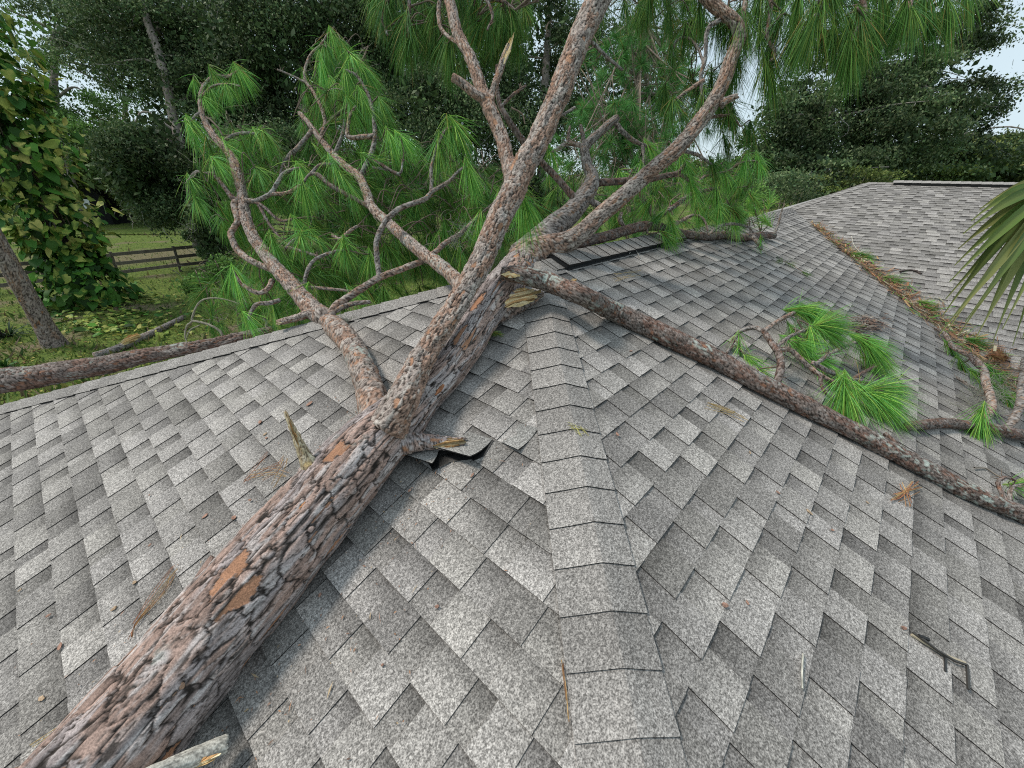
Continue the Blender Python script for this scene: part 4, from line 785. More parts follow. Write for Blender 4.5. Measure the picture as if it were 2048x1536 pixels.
# ---------------------------------------------------------------- the snapped branch across the right slope
RB = limbpts([(1003, 546, 2.35, 9), (1022, 548, 2.35, 15), (1045, 551, 2.36, 17), (1100, 566, 2.40, 19), (1160, 590, FF(3.2), 20), (1205, 612, FF(1.6), 20), (1250, 633, FF(1.0), 20), (1350, 680, FF(), 20.5), (1450, 728, FF(), 20), (1550, 782, FF(), 20), (1650, 833, FF(), 19), (1750, 884, FF(), 18.5), (1850, 937, FF(), 17.5), (1950, 990, FF(), 17), (2048, 1030, FF(), 17), (2150, 1085, FF(), 16), (2300, 1150, FF(), 15)])
rbr = thing('snapped_branch', RB[6][:3], 'long brown snapped branch lying from the wound down the right slope', 'branch')
RB[3:, 3] *= .92
rb, _ = limb('limb', RB, rbr, 'dark', 0.008, 60, (0.026, 0.018), 0.0065, 61, world=True, lump=0.012, lichen=0.42)
splinter('torn_wood', P(1020, 550, 2.31), imdir(1, .12, 0), imdir(0, 1, -.7), imdir(0, -.8, -.8), 0.11, 0.045, 14, 62, rbr, dark=.15, lift=.012)
splinter('torn_wood', P(1146, 562, 2.40), imdir(1, -.2, 0), imdir(.2, 1, 0), imdir(0, -.5, -1), 0.05, 0.022, 5, 63, rbr, dark=.1, lift=.01)
zf = lambda px, py, h: depth(front(px, py, h))
def FT(L): return [(px, py, zf(px, py, h), hw) for px, py, h, hw in L]
twR = [FT([(1550, 775, .05, 9), (1556, 760, .10, 8.5), (1562, 728, .15, 8), (1556, 705, .17, 7.5), (1546, 690, .18, 7), (1534, 672, .18, 6), (1526, 661, .17, 5)]), FT([(1526, 661, .17, 5), (1505, 655, .14, 5), (1480, 664, .09, 4.5), (1465, 685, .04, 4), (1455, 705, .02, 3)]), FT([(1528, 662, .17, 5), (1548, 648, .17, 4.5), (1567, 636, .17, 4.2), (1601, 618, .17, 3.6)]), FT([(1552, 696, .17, 4), (1575, 676, .18, 3.8), (1601, 664, .19, 3.6), (1635, 652, .19, 3)]), FT([(1556, 700, .17, 6), (1580, 700, .16, 5.5), (1601, 718, .14, 5.2), (1620, 735, .12, 5), (1639, 749, .11, 4.6), (1676, 768, .10, 4.2), (1710, 780, .09, 4), (1741, 787, .08, 3.6)]), FT([(1625, 725, .13, 5), (1660, 744, .10, 5), (1700, 758, .07, 5), (1750, 766, .05, 4), (1790, 770, .05, 3)]), FT([(1632, 728, .13, 4), (1660, 708, .15, 3.8), (1690, 693, .15, 3.5), (1726, 680, .14, 3)]), FT([(1690, 770, .1, 3.6), (1688, 785, .12, 3)]), FT([(1640, 750, .11, 3), (1646, 778, .08, 2.6), (1665, 800, .05, 2.2), (1680, 812, .04, 1.6)]), FT([(1710, 755, .07, 4), (1740, 738, .07, 3.4), (1765, 728, .06, 2.4)]), FT([(1770, 868, .04, 5), (1790, 885, .05, 5), (1815, 905, .03, 3)]),
 FT([(2020, 1018, .05, 5), (2003, 985, .08, 4.5), (1996, 965, .10, 4), (2010, 955, .11, 3.4), (2030, 960, .11, 2.6)]), FT([(2035, 1020, .05, 4), (2020, 995, .07, 4), (2025, 975, .09, 3.4), (2050, 968, .1, 2.4)])]
def tf_(px, py, h, dx, dy, *a): return (px, py, zf(px, py, h), dx, dy, *a)
tfR = [tf_(1601, 618, .20, .95, -.05, 190, .32, .36), tf_(1612, 622, .2, .85, .4, 130, .3), tf_(1635, 652, .22, .9, -.25, 180, .30, .42), tf_(1640, 655, .22, .85, .3, 160, .28), tf_(1620, 665, .2, .2, .9, 110, .24, .5), tf_(1726, 680, .18, .85, .45, 190, .32, .36), tf_(1730, 684, .17, .5, .8, 170, .30, .36), tf_(1741, 787, .12, .95, .15, 230, .34, .34), tf_(1745, 789, .13, .75, .55, 190, .32, .38), tf_(1735, 780, .14, .9, -.25, 130, .3, .35), tf_(1688, 787, .15, -.1, 1, 170, .24, .40), tf_(1695, 788, .15, .35, .9, 160, .26, .4), tf_(1790, 771, .05, .9, .2, 90, .2), tf_(1605, 690, .14, .8, .5, 90, .2), tf_(1590, 668, .1, .5, .8, 70, .18), tf_(1640, 720, .10, .8, .3, 100, .2), tf_(1500, 720, .02, .6, .7, 70, .17, .6), tf_(1480, 705, .02, .2, .9, 50, .14, .7), tf_(1530, 750, .03, .5, .6, 60, .15, .6), tf_(1766, 728, .06, .9, .4, 90, .2), tf_(1660, 760, .04, .4, .8, 60, .18), tf_(2048, 968, .1, .8, -.1, 80, .2)]
crown_of(rb, twR, tfR, 110, mosses=[(1620, 790, 2.36, .06)], w=.0023, tone=1.05, dens=1.6)

# the thinner branch beyond it
J0 = limbpts(FT([(1815, 852, .04, 8), (1841, 850, .04, 9), (1893, 846, .04, 9.5), (1930, 850, .045, 9), (1960, 850, .05, 9), (2007, 863, .06, 10), (2048, 872, .06, 10.5), (2110, 890, .07, 10)]))
jbr = thing('snapped_branch', J0[3][:3], 'thinner mossy pine branch lying below the valley, at right edge', 'branch')
jb, _ = limb('limb', J0, jbr, 'dark', 0.009, 32, (0.024, 0.016), 0.005, 64, world=True, lump=0.008, lichen=0.2)
twJ = [FT([(1958, 850, .05, 8), (1975, 832, .10, 8), (1984, 812, .13, 8), (1978, 785, .15, 8), (1971, 762, .16, 7.5), (1968, 742, .16, 7), (1958, 725, .15, 5), (1945, 714, .14, 4.5), (1925, 705, .12, 4), (1906, 695, .10, 4.2), (1897, 680, .08, 4), (1890, 667, .06, 3.5)]), FT([(2010, 862, .06, 8), (2028, 838, .12, 8), (2040, 810, .17, 8), (2044, 770, .2, 7), (2050, 720, .22, 6)]), FT([(1968, 742, .16, 4), (1945, 722, .15, 3.5), (1940, 706, .15, 2.5)]), FT([(1890, 667, .06, 3), (1870, 655, .05, 2.4)]), FT([(1955, 780, .05, 2.6), (1935, 768, .04, 2.6), (1915, 755, .03, 2.4)])]
tfJ = [tf_(1958, 845, .09, -.15, 1, 170, .21, .42), tf_(1962, 842, .09, .15, 1, 90, .18), tf_(1975, 760, .12, .6, .5, 110, .2), tf_(1990, 745, .12, .6, .6, 110, .2), tf_(1905, 700, .05, .5, .7, 90, .2), tf_(1925, 735, .03, .5, .8, 90, .2), tf_(2010, 790, .06, .4, .8, 90, .2)]
crown_of(jb, twJ, tfJ, 111, mosses=[(1965, 785, zf(1965, 785, .13), .22), (1950, 815, zf(1950, 815, .1), .2), (2000, 770, zf(2000, 770, .13), .2), (1985, 800, zf(1985, 800, .1), .2)], w=.003, tone=.8)

# ---------------------------------------------------------------- the other stem behind the left edge, and a limb on the lawn
K0 = limbpts([(-260, 800, 3.7, 25), (-120, 785, 3.8, 25), (0, 762, 3.9, 24), (60, 755, 3.92, 22), (130, 743, 3.95, 20), (200, 732, 3.98, 18), (280, 714, 4.0, 14.5), (345, 702, 4.02, 12), (400, 692, 4.03, 10.5), (450, 682, 4.05, 9.5), (500, 670, 4.07, 8), (545, 660, 4.1, 6)])
kst = thing('toppled_tree', K0[4][:3], 'dark brown bare trunk lying just behind the left roof edge', 'fallen tree')
kb, _ = limb('trunk', K0, kst, 'dark', 0.010, 64, (0.05, 0.026), 0.010, 65, world=True, lump=0.012, lichen=0.15)
for L in ([(447, 680, 4.04, 4.5), (440, 662, 4.02, 4), (420, 650, 4.0, 3.8), (392, 642, 4.0, 3.6), (384, 640, 4.0, 3.5), (392, 615, 4.0, 2.8), (405, 600, 4.0, 2.6), (430, 596, 4.0, 2.2), (455, 600, 4.0, 1.8), (478, 607, 4.0, 1.4)], [(386, 641, 4.0, 3), (374, 652, 4.0, 2.6), (370, 672, 4.0, 2.2), (376, 690, 4.0, 1.6)], [(400, 650, 4.0, 2), (380, 660, 4.0, 1.6), (373, 676, 4, 1.4)], [(535, 660, 4.1, 6), (533, 645, 4.08, 5), (527, 636, 4.06, 4)]):
    km = MB(); ptwig(km, [(a, b, c, d * .62) for a, b, c, d in L], m=7, col=(.27, .25, .19)); km.build('twig', M_TWIG, kst)
G0 = []
for px_, py_, h_ in ((190, 706, 11), (240, 690, 12), (280, 672, 11), (315, 655, 9), (345, 640, 8), (368, 628, 6)):
    z_ = depth(ground(px_, py_)) * 0.97; G0.append([*P(px_, py_ + 6, z_), h_ * .62 * z_ / FPX])
G0 = np.array(G0)
gst = thing('fallen_log', G0[2][:3], 'split grey log lying on the grass beyond the dark stem', 'log')
limb('limb', G0, gst, 'grey', 0.014, 36, (0.07, 0.016), 0.012, 66, world=True, lump=0.02, jag=0.06)
splinter('torn_wood', P(262, 678, G0[1][3] * 0 + depth(G0[1][:3]) * 0.975), imdir(1, -.4, 0), imdir(.3, 1, 0), imdir(0, -.4, -1), 0.9, 0.2, 9, 67, gst, dark=.3, lift=.05)
# ---------------------------------------------------------------- trees, vines, fence and dark hollow beyond the roof
def leaf_cloud(mb, cen, rad, axes, n, size, cols, r, clumps=60, shell=0.35, csz=0.16, droop=0.3):
    """n leaf-sized faces gathered in clumps through an ellipsoid"""
    v = r.normal(size=(clumps, 3)); v /= np.linalg.norm(v, axis=1)[:, None]; v *= (shell + (1 - shell) * r.random((clumps, 1)) ** 0.5)
    ct = r.uniform(.5, 1.65, clumps); cs = csz * r.uniform(.6, 1.6, clumps)
    k = r.integers(0, clumps, n); q = v[k] + r.normal(size=(n, 3)) * cs[k][:, None] * np.array([1, 1, .75])
    C0 = cen + (q * rad) @ axes
    nn = r.normal(size=(n, 3)) + np.array([0, 0, .5]); nn /= np.linalg.norm(nn, axis=1)[:, None]
    a = np.cross(nn, r.normal(size=(n, 3))); a[:, 2] -= droop; a /= np.linalg.norm(a, axis=1)[:, None]; b = np.cross(nn, a)
    sz = size * r.uniform(.6, 1.4, n)[:, None]
    V = np.stack([C0 - a * sz * .5, C0 + b * sz * .28 + nn * sz * .06, C0 + a * sz * .5, C0 - b * sz * .28 + nn * sz * .06], 1).reshape(-1, 3)
    i = np.arange(n)[:, None] * 4 + np.arange(4)[None]
    g = cols[r.integers(0, len(cols), n)] * (ct[k] * r.uniform(.7, 1.35, n))[:, None]
    mb.add(V, [i], np.repeat(g, 4, 0)); return C0, cen + (v * rad) @ axes
AXV = np.array([RIGHT * np.array([1, 1, 0]), np.cross([0, 0, 1.0], RIGHT), [0, 0, 1.0]]); AXV = np.array([unit(a) for a in AXV])
OAK = np.array([[0.050, 0.088, 0.034], [0.072, 0.115, 0.042], [0.11, 0.155, 0.065], [0.055, 0.098, 0.046], [0.15, 0.185, 0.09]])
OLIVE = np.array([[0.075, 0.11, 0.028], [0.11, 0.145, 0.035], [0.085, 0.13, 0.032], [0.16, 0.19, 0.05]])
LIGHT = np.array([[0.10, 0.19, 0.045], [0.15, 0.26, 0.06], [0.08, 0.15, 0.045]])
BK = (0.25, 0.215, 0.185)
def tree(px, z, label, blobs, trunk, seed, cols=OAK, leaf=0.11, group='trees beyond the roof', name='oak_tree', forks=5, tcol=BK, dens=1.0):
    """blobs: (px, py, depth, half width px, half height px, n leaves); trunk: [(px, py or None for the ground, depth, radius m), ...]"""
    r = np.random.default_rng(seed); g = ground(px, 600); b = P(px, 345, z); base = np.array([b[0], b[1], GZ])
    t = thing(name, base, label, 'tree', group); mb, tm = MB(), MB(); L = []
    for q in trunk:
        p = P(q[0], 345 if q[1] is None else q[1], q[2]); 
        if q[1] is None: p[2] = GZ - 0.2
        L.append([*p, q[3]])
    twig(tm, L, m=14, ds=.12, col=tcol, r=r, knob=.06); ends = spline(L, .5)[:, :3]
    for (bx, by, bz, hw, hh, n) in blobs:
        s_ = bz / FPX; c = P(bx, by, bz); ra = np.array([hw * s_, max(hw, hh) * s_ * .8, hh * s_]); C0, cl = leaf_cloud(mb, c, ra, AXV, int(n * 1.9), leaf * 1.12, cols, r, clumps=max(14, int(n / 320)), csz=.14)
        leaf_cloud(mb, c - AXV[1] * -.5, ra * .85, AXV, int(n * .24 * dens), leaf * 2.9, cols[[0, 1]] * .85, r, clumps=max(10, int(n / 400)), csz=.2)
        for q in cl[r.permutation(len(cl))[:forks]]:
            a = ends[np.argmin(np.linalg.norm(ends - q, axis=1) + r.uniform(0, 1.5, len(ends)))]; mid = (a + q) / 2 + r.normal(0, .35, 3) + np.array([0, 0, .3])
            w = L[-1][3] * r.uniform(.25, .6); twig(tm, [[*a, w], [*mid, w * .7], [*q, w * .25]], m=6, ds=.25, col=np.array(tcol) * r.uniform(.9, 1.5), r=r, knob=.1)
            for _ in range(3):                      # bare hanging twigs
                p_ = q + r.normal(0, .4, 3); d_ = unit(r.normal(size=3) + np.array([0, 0, -.5])); Q = [[*p_, .016]]
                for s2 in range(5): d_ = unit(d_ + r.normal(0, .35, 3)); p_ = p_ + d_ * .3; Q.append([*p_, .013 - .002 * s2])
                twig(tm, Q, m=4, ds=.3, col=(.25, .24, .22), r=r, knob=.1)
    tm.build('trunk', M_TWIG, t); mb.build('crown', M_LEAF, t); return t
tree(425, 19.7, 'tall oak with bare leaning trunk behind the curling left limbs', [(330, 90, 21.5, 150, 100, 15000), (300, 350, 19.5, 95, 95, 14000), (400, 250, 21.5, 100, 120, 10000), (200, 60, 22, 120, 80, 8000), (412, 475, 19.4, 22, 60, 2600)],
     [(425, None, 19.7, .30), (405, 500, 19.7, .24), (390, 430, 19.7, .21), (372, 340, 19.6, .20), (345, 225, 19.6, .19), (318, 110, 19.6, .18), (290, 25, 19.6, .15), (275, -80, 19.6, .12)], 201)
tree(360, 21, 'grey second oak stem forking beside the leaning one', [(400, 60, 23, 120, 110, 9000), (480, 200, 22, 90, 130, 9000)], [(400, None, 21, .22), (385, 430, 21, .18), (378, 300, 21, .16), (372, 150, 21, .14), (385, 20, 21, .1)], 202)
tree(110, 34, 'airy pale green tree with sky showing through, at far left', [(110, 120, 34, 150, 110, 5200), (40, 250, 34, 110, 110, 5200), (160, 270, 34, 100, 80, 5000), (210, 110, 36, 90, 90, 3000)], [(120, None, 34, .35), (115, 250, 34, .28), (108, 60, 34, .2)], 203, cols=LIGHT, leaf=.16, dens=.5)
tree(180, 40, 'olive green tree shading the small dark hollow', [(170, 330, 39, 110, 75, 8000), (260, 330, 38, 100, 80, 9000), (90, 390, 40, 90, 55, 4500), (300, 400, 37, 60, 40, 3000)], [(255, None, 40, .35), (255, 330, 40, .3), (250, 200, 40, .2)], 204, cols=OLIVE, leaf=.17)
tree(620, 21, 'dense dark oak behind the tallest needle sprays', [(560, 130, 21, 130, 150, 20000), (680, 60, 21, 130, 110, 14000), (560, 330, 20, 120, 100, 13000), (450, 400, 20.5, 60, 90, 6000)], [(620, None, 21, .32), (615, 300, 21, .26), (600, 120, 21, .2), (610, -30, 21, .12)], 205)
tree(830, 22, 'dark oak straight behind the upright limb, leaves nearly black', [(820, 90, 22, 130, 120, 17000), (850, 270, 21.5, 140, 110, 16000), (960, 130, 22.5, 100, 150, 13000), (740, 400, 21, 130, 80, 9000)], [(850, None, 22, .34), (850, 250, 22, .28), (835, 90, 22, .2), (820, -40, 22, .12)], 206)
tree(1060, 24, 'dark oak right of the upright limb under bright sky gaps', [(1090, 70, 24, 120, 90, 10000), (1040, 250, 23, 100, 110, 9000), (1200, 200, 25, 130, 120, 11000), (1010, 400, 22, 120, 70, 7000), (1310, 90, 27, 90, 70, 4200)], [(1090, None, 24, .3), (1085, 250, 24, .25), (1095, 90, 24, .18), (1100, -30, 24, .1)], 207)
tree(1640, 20, 'broad oak with forked dark trunk beside the open sky', [(1570, 270, 20, 85, 75, 9500), (1690, 190, 20.5, 110, 75, 8500), (1790, 270, 20, 120, 80, 13000), (1850, 170, 20.5, 120, 60, 7500), (1640, 350, 19, 150, 45, 9000), (1900, 60, 21, 110, 55, 5200), (1960, 190, 22, 60, 70, 2600), (1740, 100, 21, 130, 50, 4200)],
     [(1645, None, 20, .34), (1640, 360, 20, .28), (1645, 290, 20, .24), (1660, 220, 20, .17), (1700, 130, 20, .1)], 208, leaf=.12, dens=.35)
tree(1860, 26, 'lower rounded oak above the far wing ridge', [(1850, 330, 25, 130, 45, 9000), (1950, 330, 26, 110, 55, 9000), (2050, 340, 27, 100, 70, 8000), (2120, 350, 27, 120, 60, 5000)], [(1900, None, 26, .3), (1900, 330, 26, .2), (1905, 270, 26, .12)], 209, leaf=.14, cols=np.concatenate([OAK, OLIVE]))
tree(1480, 30, 'low distant tree seen under the right leaning limb', [(1450, 345, 30, 90, 22, 3500), (1540, 330, 28, 60, 40, 4000)], [(1460, None, 30, .25), (1460, 345, 30, .15)], 210, leaf=.15, cols=OLIVE)
r_ = np.random.default_rng(77)
for k, (px, py, z, hw, hh, lab, cc) in enumerate([(1480, 395, 15, 60, 28, 'low bush with pale yellow-green leaves peeping over the ridge', LIGHT), (1590, 375, 16, 80, 32, 'dark shrub behind the top of the valley', OAK), (1700, 360, 17, 90, 26, 'shrub with bare twigs behind the wing hip', OLIVE), (430, 560, 12.5, 60, 45, 'feathery green shrub at the foot of the ivy clad trunk', LIGHT)]):
    b = P(px, 345, z); t = thing('shrub', [b[0], b[1], GZ], lab, 'shrub', 'shrubs beyond the roof'); mb, tm = MB(), MB(); s_ = z / FPX
    C0, cl = leaf_cloud(mb, P(px, py, z), np.array([hw * s_, hw * s_ * .7, hh * s_]), AXV, 4200, .10, cc, r_, 26)
    for q in cl[:12]: twig(tm, [[b[0], b[1], GZ, .03], [*lerp(np.array([b[0], b[1], GZ]), q, .6), .02], [*q, .006]], m=5, ds=.3, col=(.3, .26, .2), r=r_)
    tm.build('stem', M_TWIG, t); mb.build('foliage', M_LEAF, t)
# far woods closing the horizon
mb = MB(); r_ = np.random.default_rng(78)
for k in range(46):
    px = -250 + k * 56 + r_.uniform(-20, 20); z = r_.uniform(55, 90); h = r_.uniform(4, 9) * (0.55 if 1380 < px < 1560 else 1.0); c = P(px, 345, z); c[2] = GZ + h * .55
    leaf_cloud(mb, c, np.array([6, 5, h * .6]), AXV, 2600, .42, np.concatenate([OAK, OLIVE]) * 1.15, r_, 22)
tag(mb.build('distant_woods', M_LEAF), 'dark strip of distant woods beyond the lawn', 'woods', kind='stuff')

# a pine of its own behind the forks: star shaped tufts
def star_pine():
    r = np.random.default_rng(301); z = 7.6; b = P(1290, 345, z); t = thing('pine_tree', [b[0], b[1], GZ], 'green pine with star shaped needle tufts standing behind the forked limbs', 'tree')
    tm, nm = MB(), MB(); tr = [[b[0], b[1], GZ - .2, .13], [*P(1290, 380, z), .09], [*P(1275, 200, z), .06], [*P(1285, 60, z), .035], [*P(1290, -60, z), .02]]
    twig(tm, tr, m=12, ds=.08, col=(.26, .2, .16), r=r, knob=.1); ax = spline(tr, .12)[:, :3]; ax = ax[ax[:, 2] > -1.2]
    BL = np.array([[0.10, 0.28, 0.075], [0.13, 0.34, 0.09], [0.08, 0.23, 0.065], [0.17, 0.38, 0.10]])
    for k in range(74):
        a = ax[r.integers(len(ax))]; px = r.uniform(1120, 1440); py = r.uniform(40, 440); q = P(px, py, z + r.uniform(-.9, 1.1)); mid = (a + q) / 2 + np.array([0, 0, -.08])
        pts = [[*a, .02], [*mid, .014], [*q, .007]]; twig(tm, pts, m=6, ds=.08, col=(.24, .19, .15), r=r); sp = spline(pts, .1)[:, :3]
        for m in range(5):
            c = sp[-1 - min(len(sp) - 1, int(r.integers(0, max(2, len(sp) * .6))))] + r.normal(0, .16, 3); tuft(nm, c, unit(q - a + r.normal(0, .4, 3)), 95, .22, 1.05, .12, .0055, r=r, greens=BL, tone=r.uniform(.7, 1.15))
            twig(tm, [[*sp[len(sp) // 2], .006], [*c, .004]], m=5, ds=.08, col=(.24, .19, .15), r=r)
    tm.build('trunk', M_TWIG, t); nm.build('crown', M_NEEDLE, t)
star_pine()

# the standing pine at the left edge
gp_ = ground(110, 690)
spn = thing('standing_pine', gp_, 'bare brown pine trunk standing on the lawn at the left edge', 'tree')
L = [[*(gp_ + np.array([0, 0, z - 0.1])), rr] for z, rr in ((0, .34), (.15, .29), (.45, .245), (1.0, .215), (2.5, .20), (5, .18), (8, .15), (11, .10), (13, .05))]
for q in L: q[0] += -.02 * (q[2] - GZ)
Vt, Ft, Ct = bark_tube(L, .03, 60, (.10, .05), .016, 'grey', 71, lump=.02); Ct = Ct * np.array([.95, .85, .8]); mesh('trunk', Vt, Ft, M_BARK, spn, Ct)
nm, tm = MB(), MB(); r_ = np.random.default_rng(72)
for k in range(34):
    zz = r_.uniform(8.5, 13); c = gp_ + np.array([r_.uniform(-1.8, 1.8), r_.uniform(-1.8, 1.8), zz]); a = gp_ + np.array([-.02 * zz, 0, zz - .4]); twig(tm, [[*a, .03], [*(a + c) / 2, .022], [*c, .01]] if False else [[*a, .03], [*((a + c) / 2), .022], [*c, .01]], m=5, ds=.15, r=r_)
    for _ in range(4): tuft(nm, c + r_.normal(0, .2, 3), c - a, 50, .24, .9, .2, .005, r=r_)
tm.build('branches', M_TWIG, spn); nm.build('crown', M_NEEDLE, spn)

# tree smothered in variegated climbing vine
VG = np.array([[0.07, 0.19, 0.03], [0.11, 0.27, 0.04], [0.05, 0.14, 0.03]]); VY = np.array([[0.55, 0.58, 0.14], [0.40, 0.48, 0.09], [0.62, 0.56, 0.16]])
def broad_leaf(mb, c, d, n, L, r, y=0.4):
    """heart shaped blade: stalk end at c, tip towards d, facing n"""
    cu_, fo_ = r.uniform(.05, .4), r.uniform(-.05, .35); d = unit(d); n = unit(n - d * (n @ d)); s = np.cross(d, n); out = [(0.0, .06), (-.10, .26), (.08, .44), (.35, .46), (.62, .33), (.84, .15)]; V = [c + d * .02 * L]; mid = []
    for t in (.1, .4, .7, 1.0): V.append(c + d * L * t - n * L * .16 * t * t)
    for sg in (1, -1):
        for t, w in out: V.append(c + d * L * (t + r.normal(0, .05)) + s * sg * w * L * .9 * r.uniform(.7, 1.2) - n * L * (cu_ * max(t, 0) ** 2 - fo_ * w + r.normal(0, .02)))
    F = []
    for sg in (0, 1):
        o = 5 + 6 * sg; tri = [[0, o, 1], [1, o, o + 1], [1, o + 1, o + 2], [1, o + 2, 2], [2, o + 2, o + 3], [2, o + 3, 3], [3, o + 3, o + 4], [3, o + 4, o + 5], [3, o + 5, 4]]
        F += tri if sg else [t[::-1] for t in tri]
    g = VG[r.integers(3)] * r.uniform(.25, 1.25); yl = VY[r.integers(3)] * r.uniform(.55, 1.1)
    kind = r.random(); pr_ = 0.0 if kind > y * 1.6 else (0.85 if kind < y * .35 else r.uniform(.25, .6)); m = (r.random(len(V)) < pr_).astype(float)[:, None] * r.uniform(.6, 1, (len(V), 1))
    if pr_ > 0: m[:4] = np.maximum(m[:4], .6)
    mb.add(np.array(V), [F], lerp(g, yl, m))
gv = ground(185, 605)
vt = thing('vine_covered_tree', gv, 'tree hidden under variegated yellow and green climbing vine leaves', 'tree')
vb, vl = MB(), MB(); r_ = np.random.default_rng(401)
twig(vb, [[*gv - np.array([0, 0, .1]), .32], [*(gv + [0, 0, 3]), .26], [*(gv + [-.1, 0, 7]), .2], [*(gv + [0, 0, 11]), .12]] if False else [[gv[0], gv[1], GZ - .1, .32], [gv[0], gv[1], GZ + 3, .26], [gv[0] - .1, gv[1], GZ + 7, .2], [gv[0], gv[1], GZ + 11, .12]], m=14, ds=.2, col=(.14, .12, .1), r=r_)
tocam = unit([CAM[0] - gv[0], CAM[1] - gv[1], 0])
for k in range(2700):
    h = r_.uniform(0.15, 9.0) if r_.random() < .8 else r_.uniform(.1, 3); R_ = (0.75 + .55 * math.sin(h * 1.3 + 1) ** 2 + .35 * (h > 3.0) + (.12 if h < 1.6 else 0) + r_.normal(0, .16)); ph = r_.uniform(0, 2 * math.pi)
    o = np.array([math.cos(ph), math.sin(ph), 0]);
    if o @ tocam < -.35: continue
    c = gv + o * R_ * r_.uniform(.72, 1.05) + np.array([-.02 * h, 0, h]); d = o * r_.uniform(.1, .9) + DN * r_.uniform(.35, 1) + r_.normal(0, .55, 3); big = r_.uniform(.13, .40) * (1 if r_.random() < .85 else 1.35)
    broad_leaf(vl, c, d, o * .6 + np.array([0, 0, .8]) + r_.normal(0, .3, 3), big, r_, y=.38 if h > 2.2 else .16)
for k in range(26):
    ph = r_.uniform(0, 6.28); o = np.array([math.cos(ph), math.sin(ph), 0]); p_ = gv + o * .3; L = [[*p_, .03]]
    for s_ in range(7): p_ = p_ + np.array([r_.normal(0, .12), r_.normal(0, .12), r_.uniform(.5, 1.4)]); L.append([*p_, .025])
    twig(vb, L, m=5, ds=.25, col=(.2, .17, .12), r=r_)
for k in range(500):                                              # plain green leaves without yellow inside the column
    h = r_.uniform(0.2, 9.0); ph = r_.uniform(0, 6.28); o = np.array([math.cos(ph), math.sin(ph), 0]); broad_leaf(vl, gv + o * r_.uniform(.3, .8) + np.array([0, 0, h]), o + DN, o + r_.normal(0, .4, 3), .4, r_, y=-.1)
vb.build('trunk', M_TWIG, vt); vl.build('vine_leaves', M_LEAF, vt)
# vine runners over the lawn, palmetto and low plants
rl = MB()
for k in range(420):
    px, py = r_.normal(215, 75), r_.uniform(585, 668); 
    if px < 105: continue
    g = ground(px, py, r_.uniform(.02, .18)); ph = r_.uniform(0, 6.28); dv = np.array([math.cos(ph), math.sin(ph), r_.uniform(-.3, .4)]); broad_leaf(rl, g, dv, np.array([0, 0, 1.0]) + r_.normal(0, .3, 3), r_.uniform(.13, .26), r_, y=.75 if r_.random() < .55 else .15)
tag(rl.build('vine_runners', M_LEAF), 'yellow-green vine leaves creeping over the lawn beside the standing pine', 'ground cover', kind='stuff')
gl = MB(); n = 60000; px = r_.uniform(-60, 1050, n); py = 345 + 10 + (r_.random(n) ** 1.0) * 480; Gp = np.array([ground(a, b) for a, b in zip(px[:26000], np.clip(py[:26000], 470, 840))])
n = len(Gp); hgt = r_.uniform(.04, .13, n) * (1 + 1.2 * (r_.random(n) < .1)); ph = r_.uniform(0, 6.28, n); sd_ = np.stack([np.cos(ph), np.sin(ph), 0 * ph], 1) * (hgt * r_.uniform(.12, .3, n))[:, None]; tip = Gp + np.stack([r_.normal(0, .5, n) * hgt, r_.normal(0, .5, n) * hgt, hgt], 1)
V = np.stack([Gp - sd_, Gp + sd_, tip], 1).reshape(-1, 3); gc = np.array([[.08, .14, .028], [.13, .20, .045], [.06, .11, .026], [.22, .22, .07], [.16, .12, .07]])[r_.integers(0, 5, n)] * r_.uniform(.7, 1.3, (n, 1))
gl.add(V, [np.arange(3 * n).reshape(-1, 3)], np.repeat(gc, 3, 0)); tag(gl.build('grass', M_LEAF), 'rough grass blades growing on the lawn', 'grass', kind='stuff')
yl = MB()
for k in range(520):
    g = ground(r_.uniform(-40, 420), r_.uniform(600, 800), .02); ph = r_.uniform(0, 6.28); u_ = np.array([math.cos(ph), math.sin(ph), .1]); v_ = np.array([-u_[1], u_[0], .15]); s_ = r_.uniform(.03, .07)
    yl.add(np.array([g - u_ * s_, g + v_ * s_ * .5, g + u_ * s_, g - v_ * s_ * .5]), [np.array([[0, 1, 2, 3]])], np.array([.42, .36, .09]) * r_.uniform(.5, 1.2) if r_.random() < .5 else np.array([.22, .11, .05]) * r_.uniform(.6, 1.3))
tag(yl.build('fallen_leaves', M_LEAF), 'yellow and brown fallen leaves littering the lawn', 'leaves', kind='stuff')
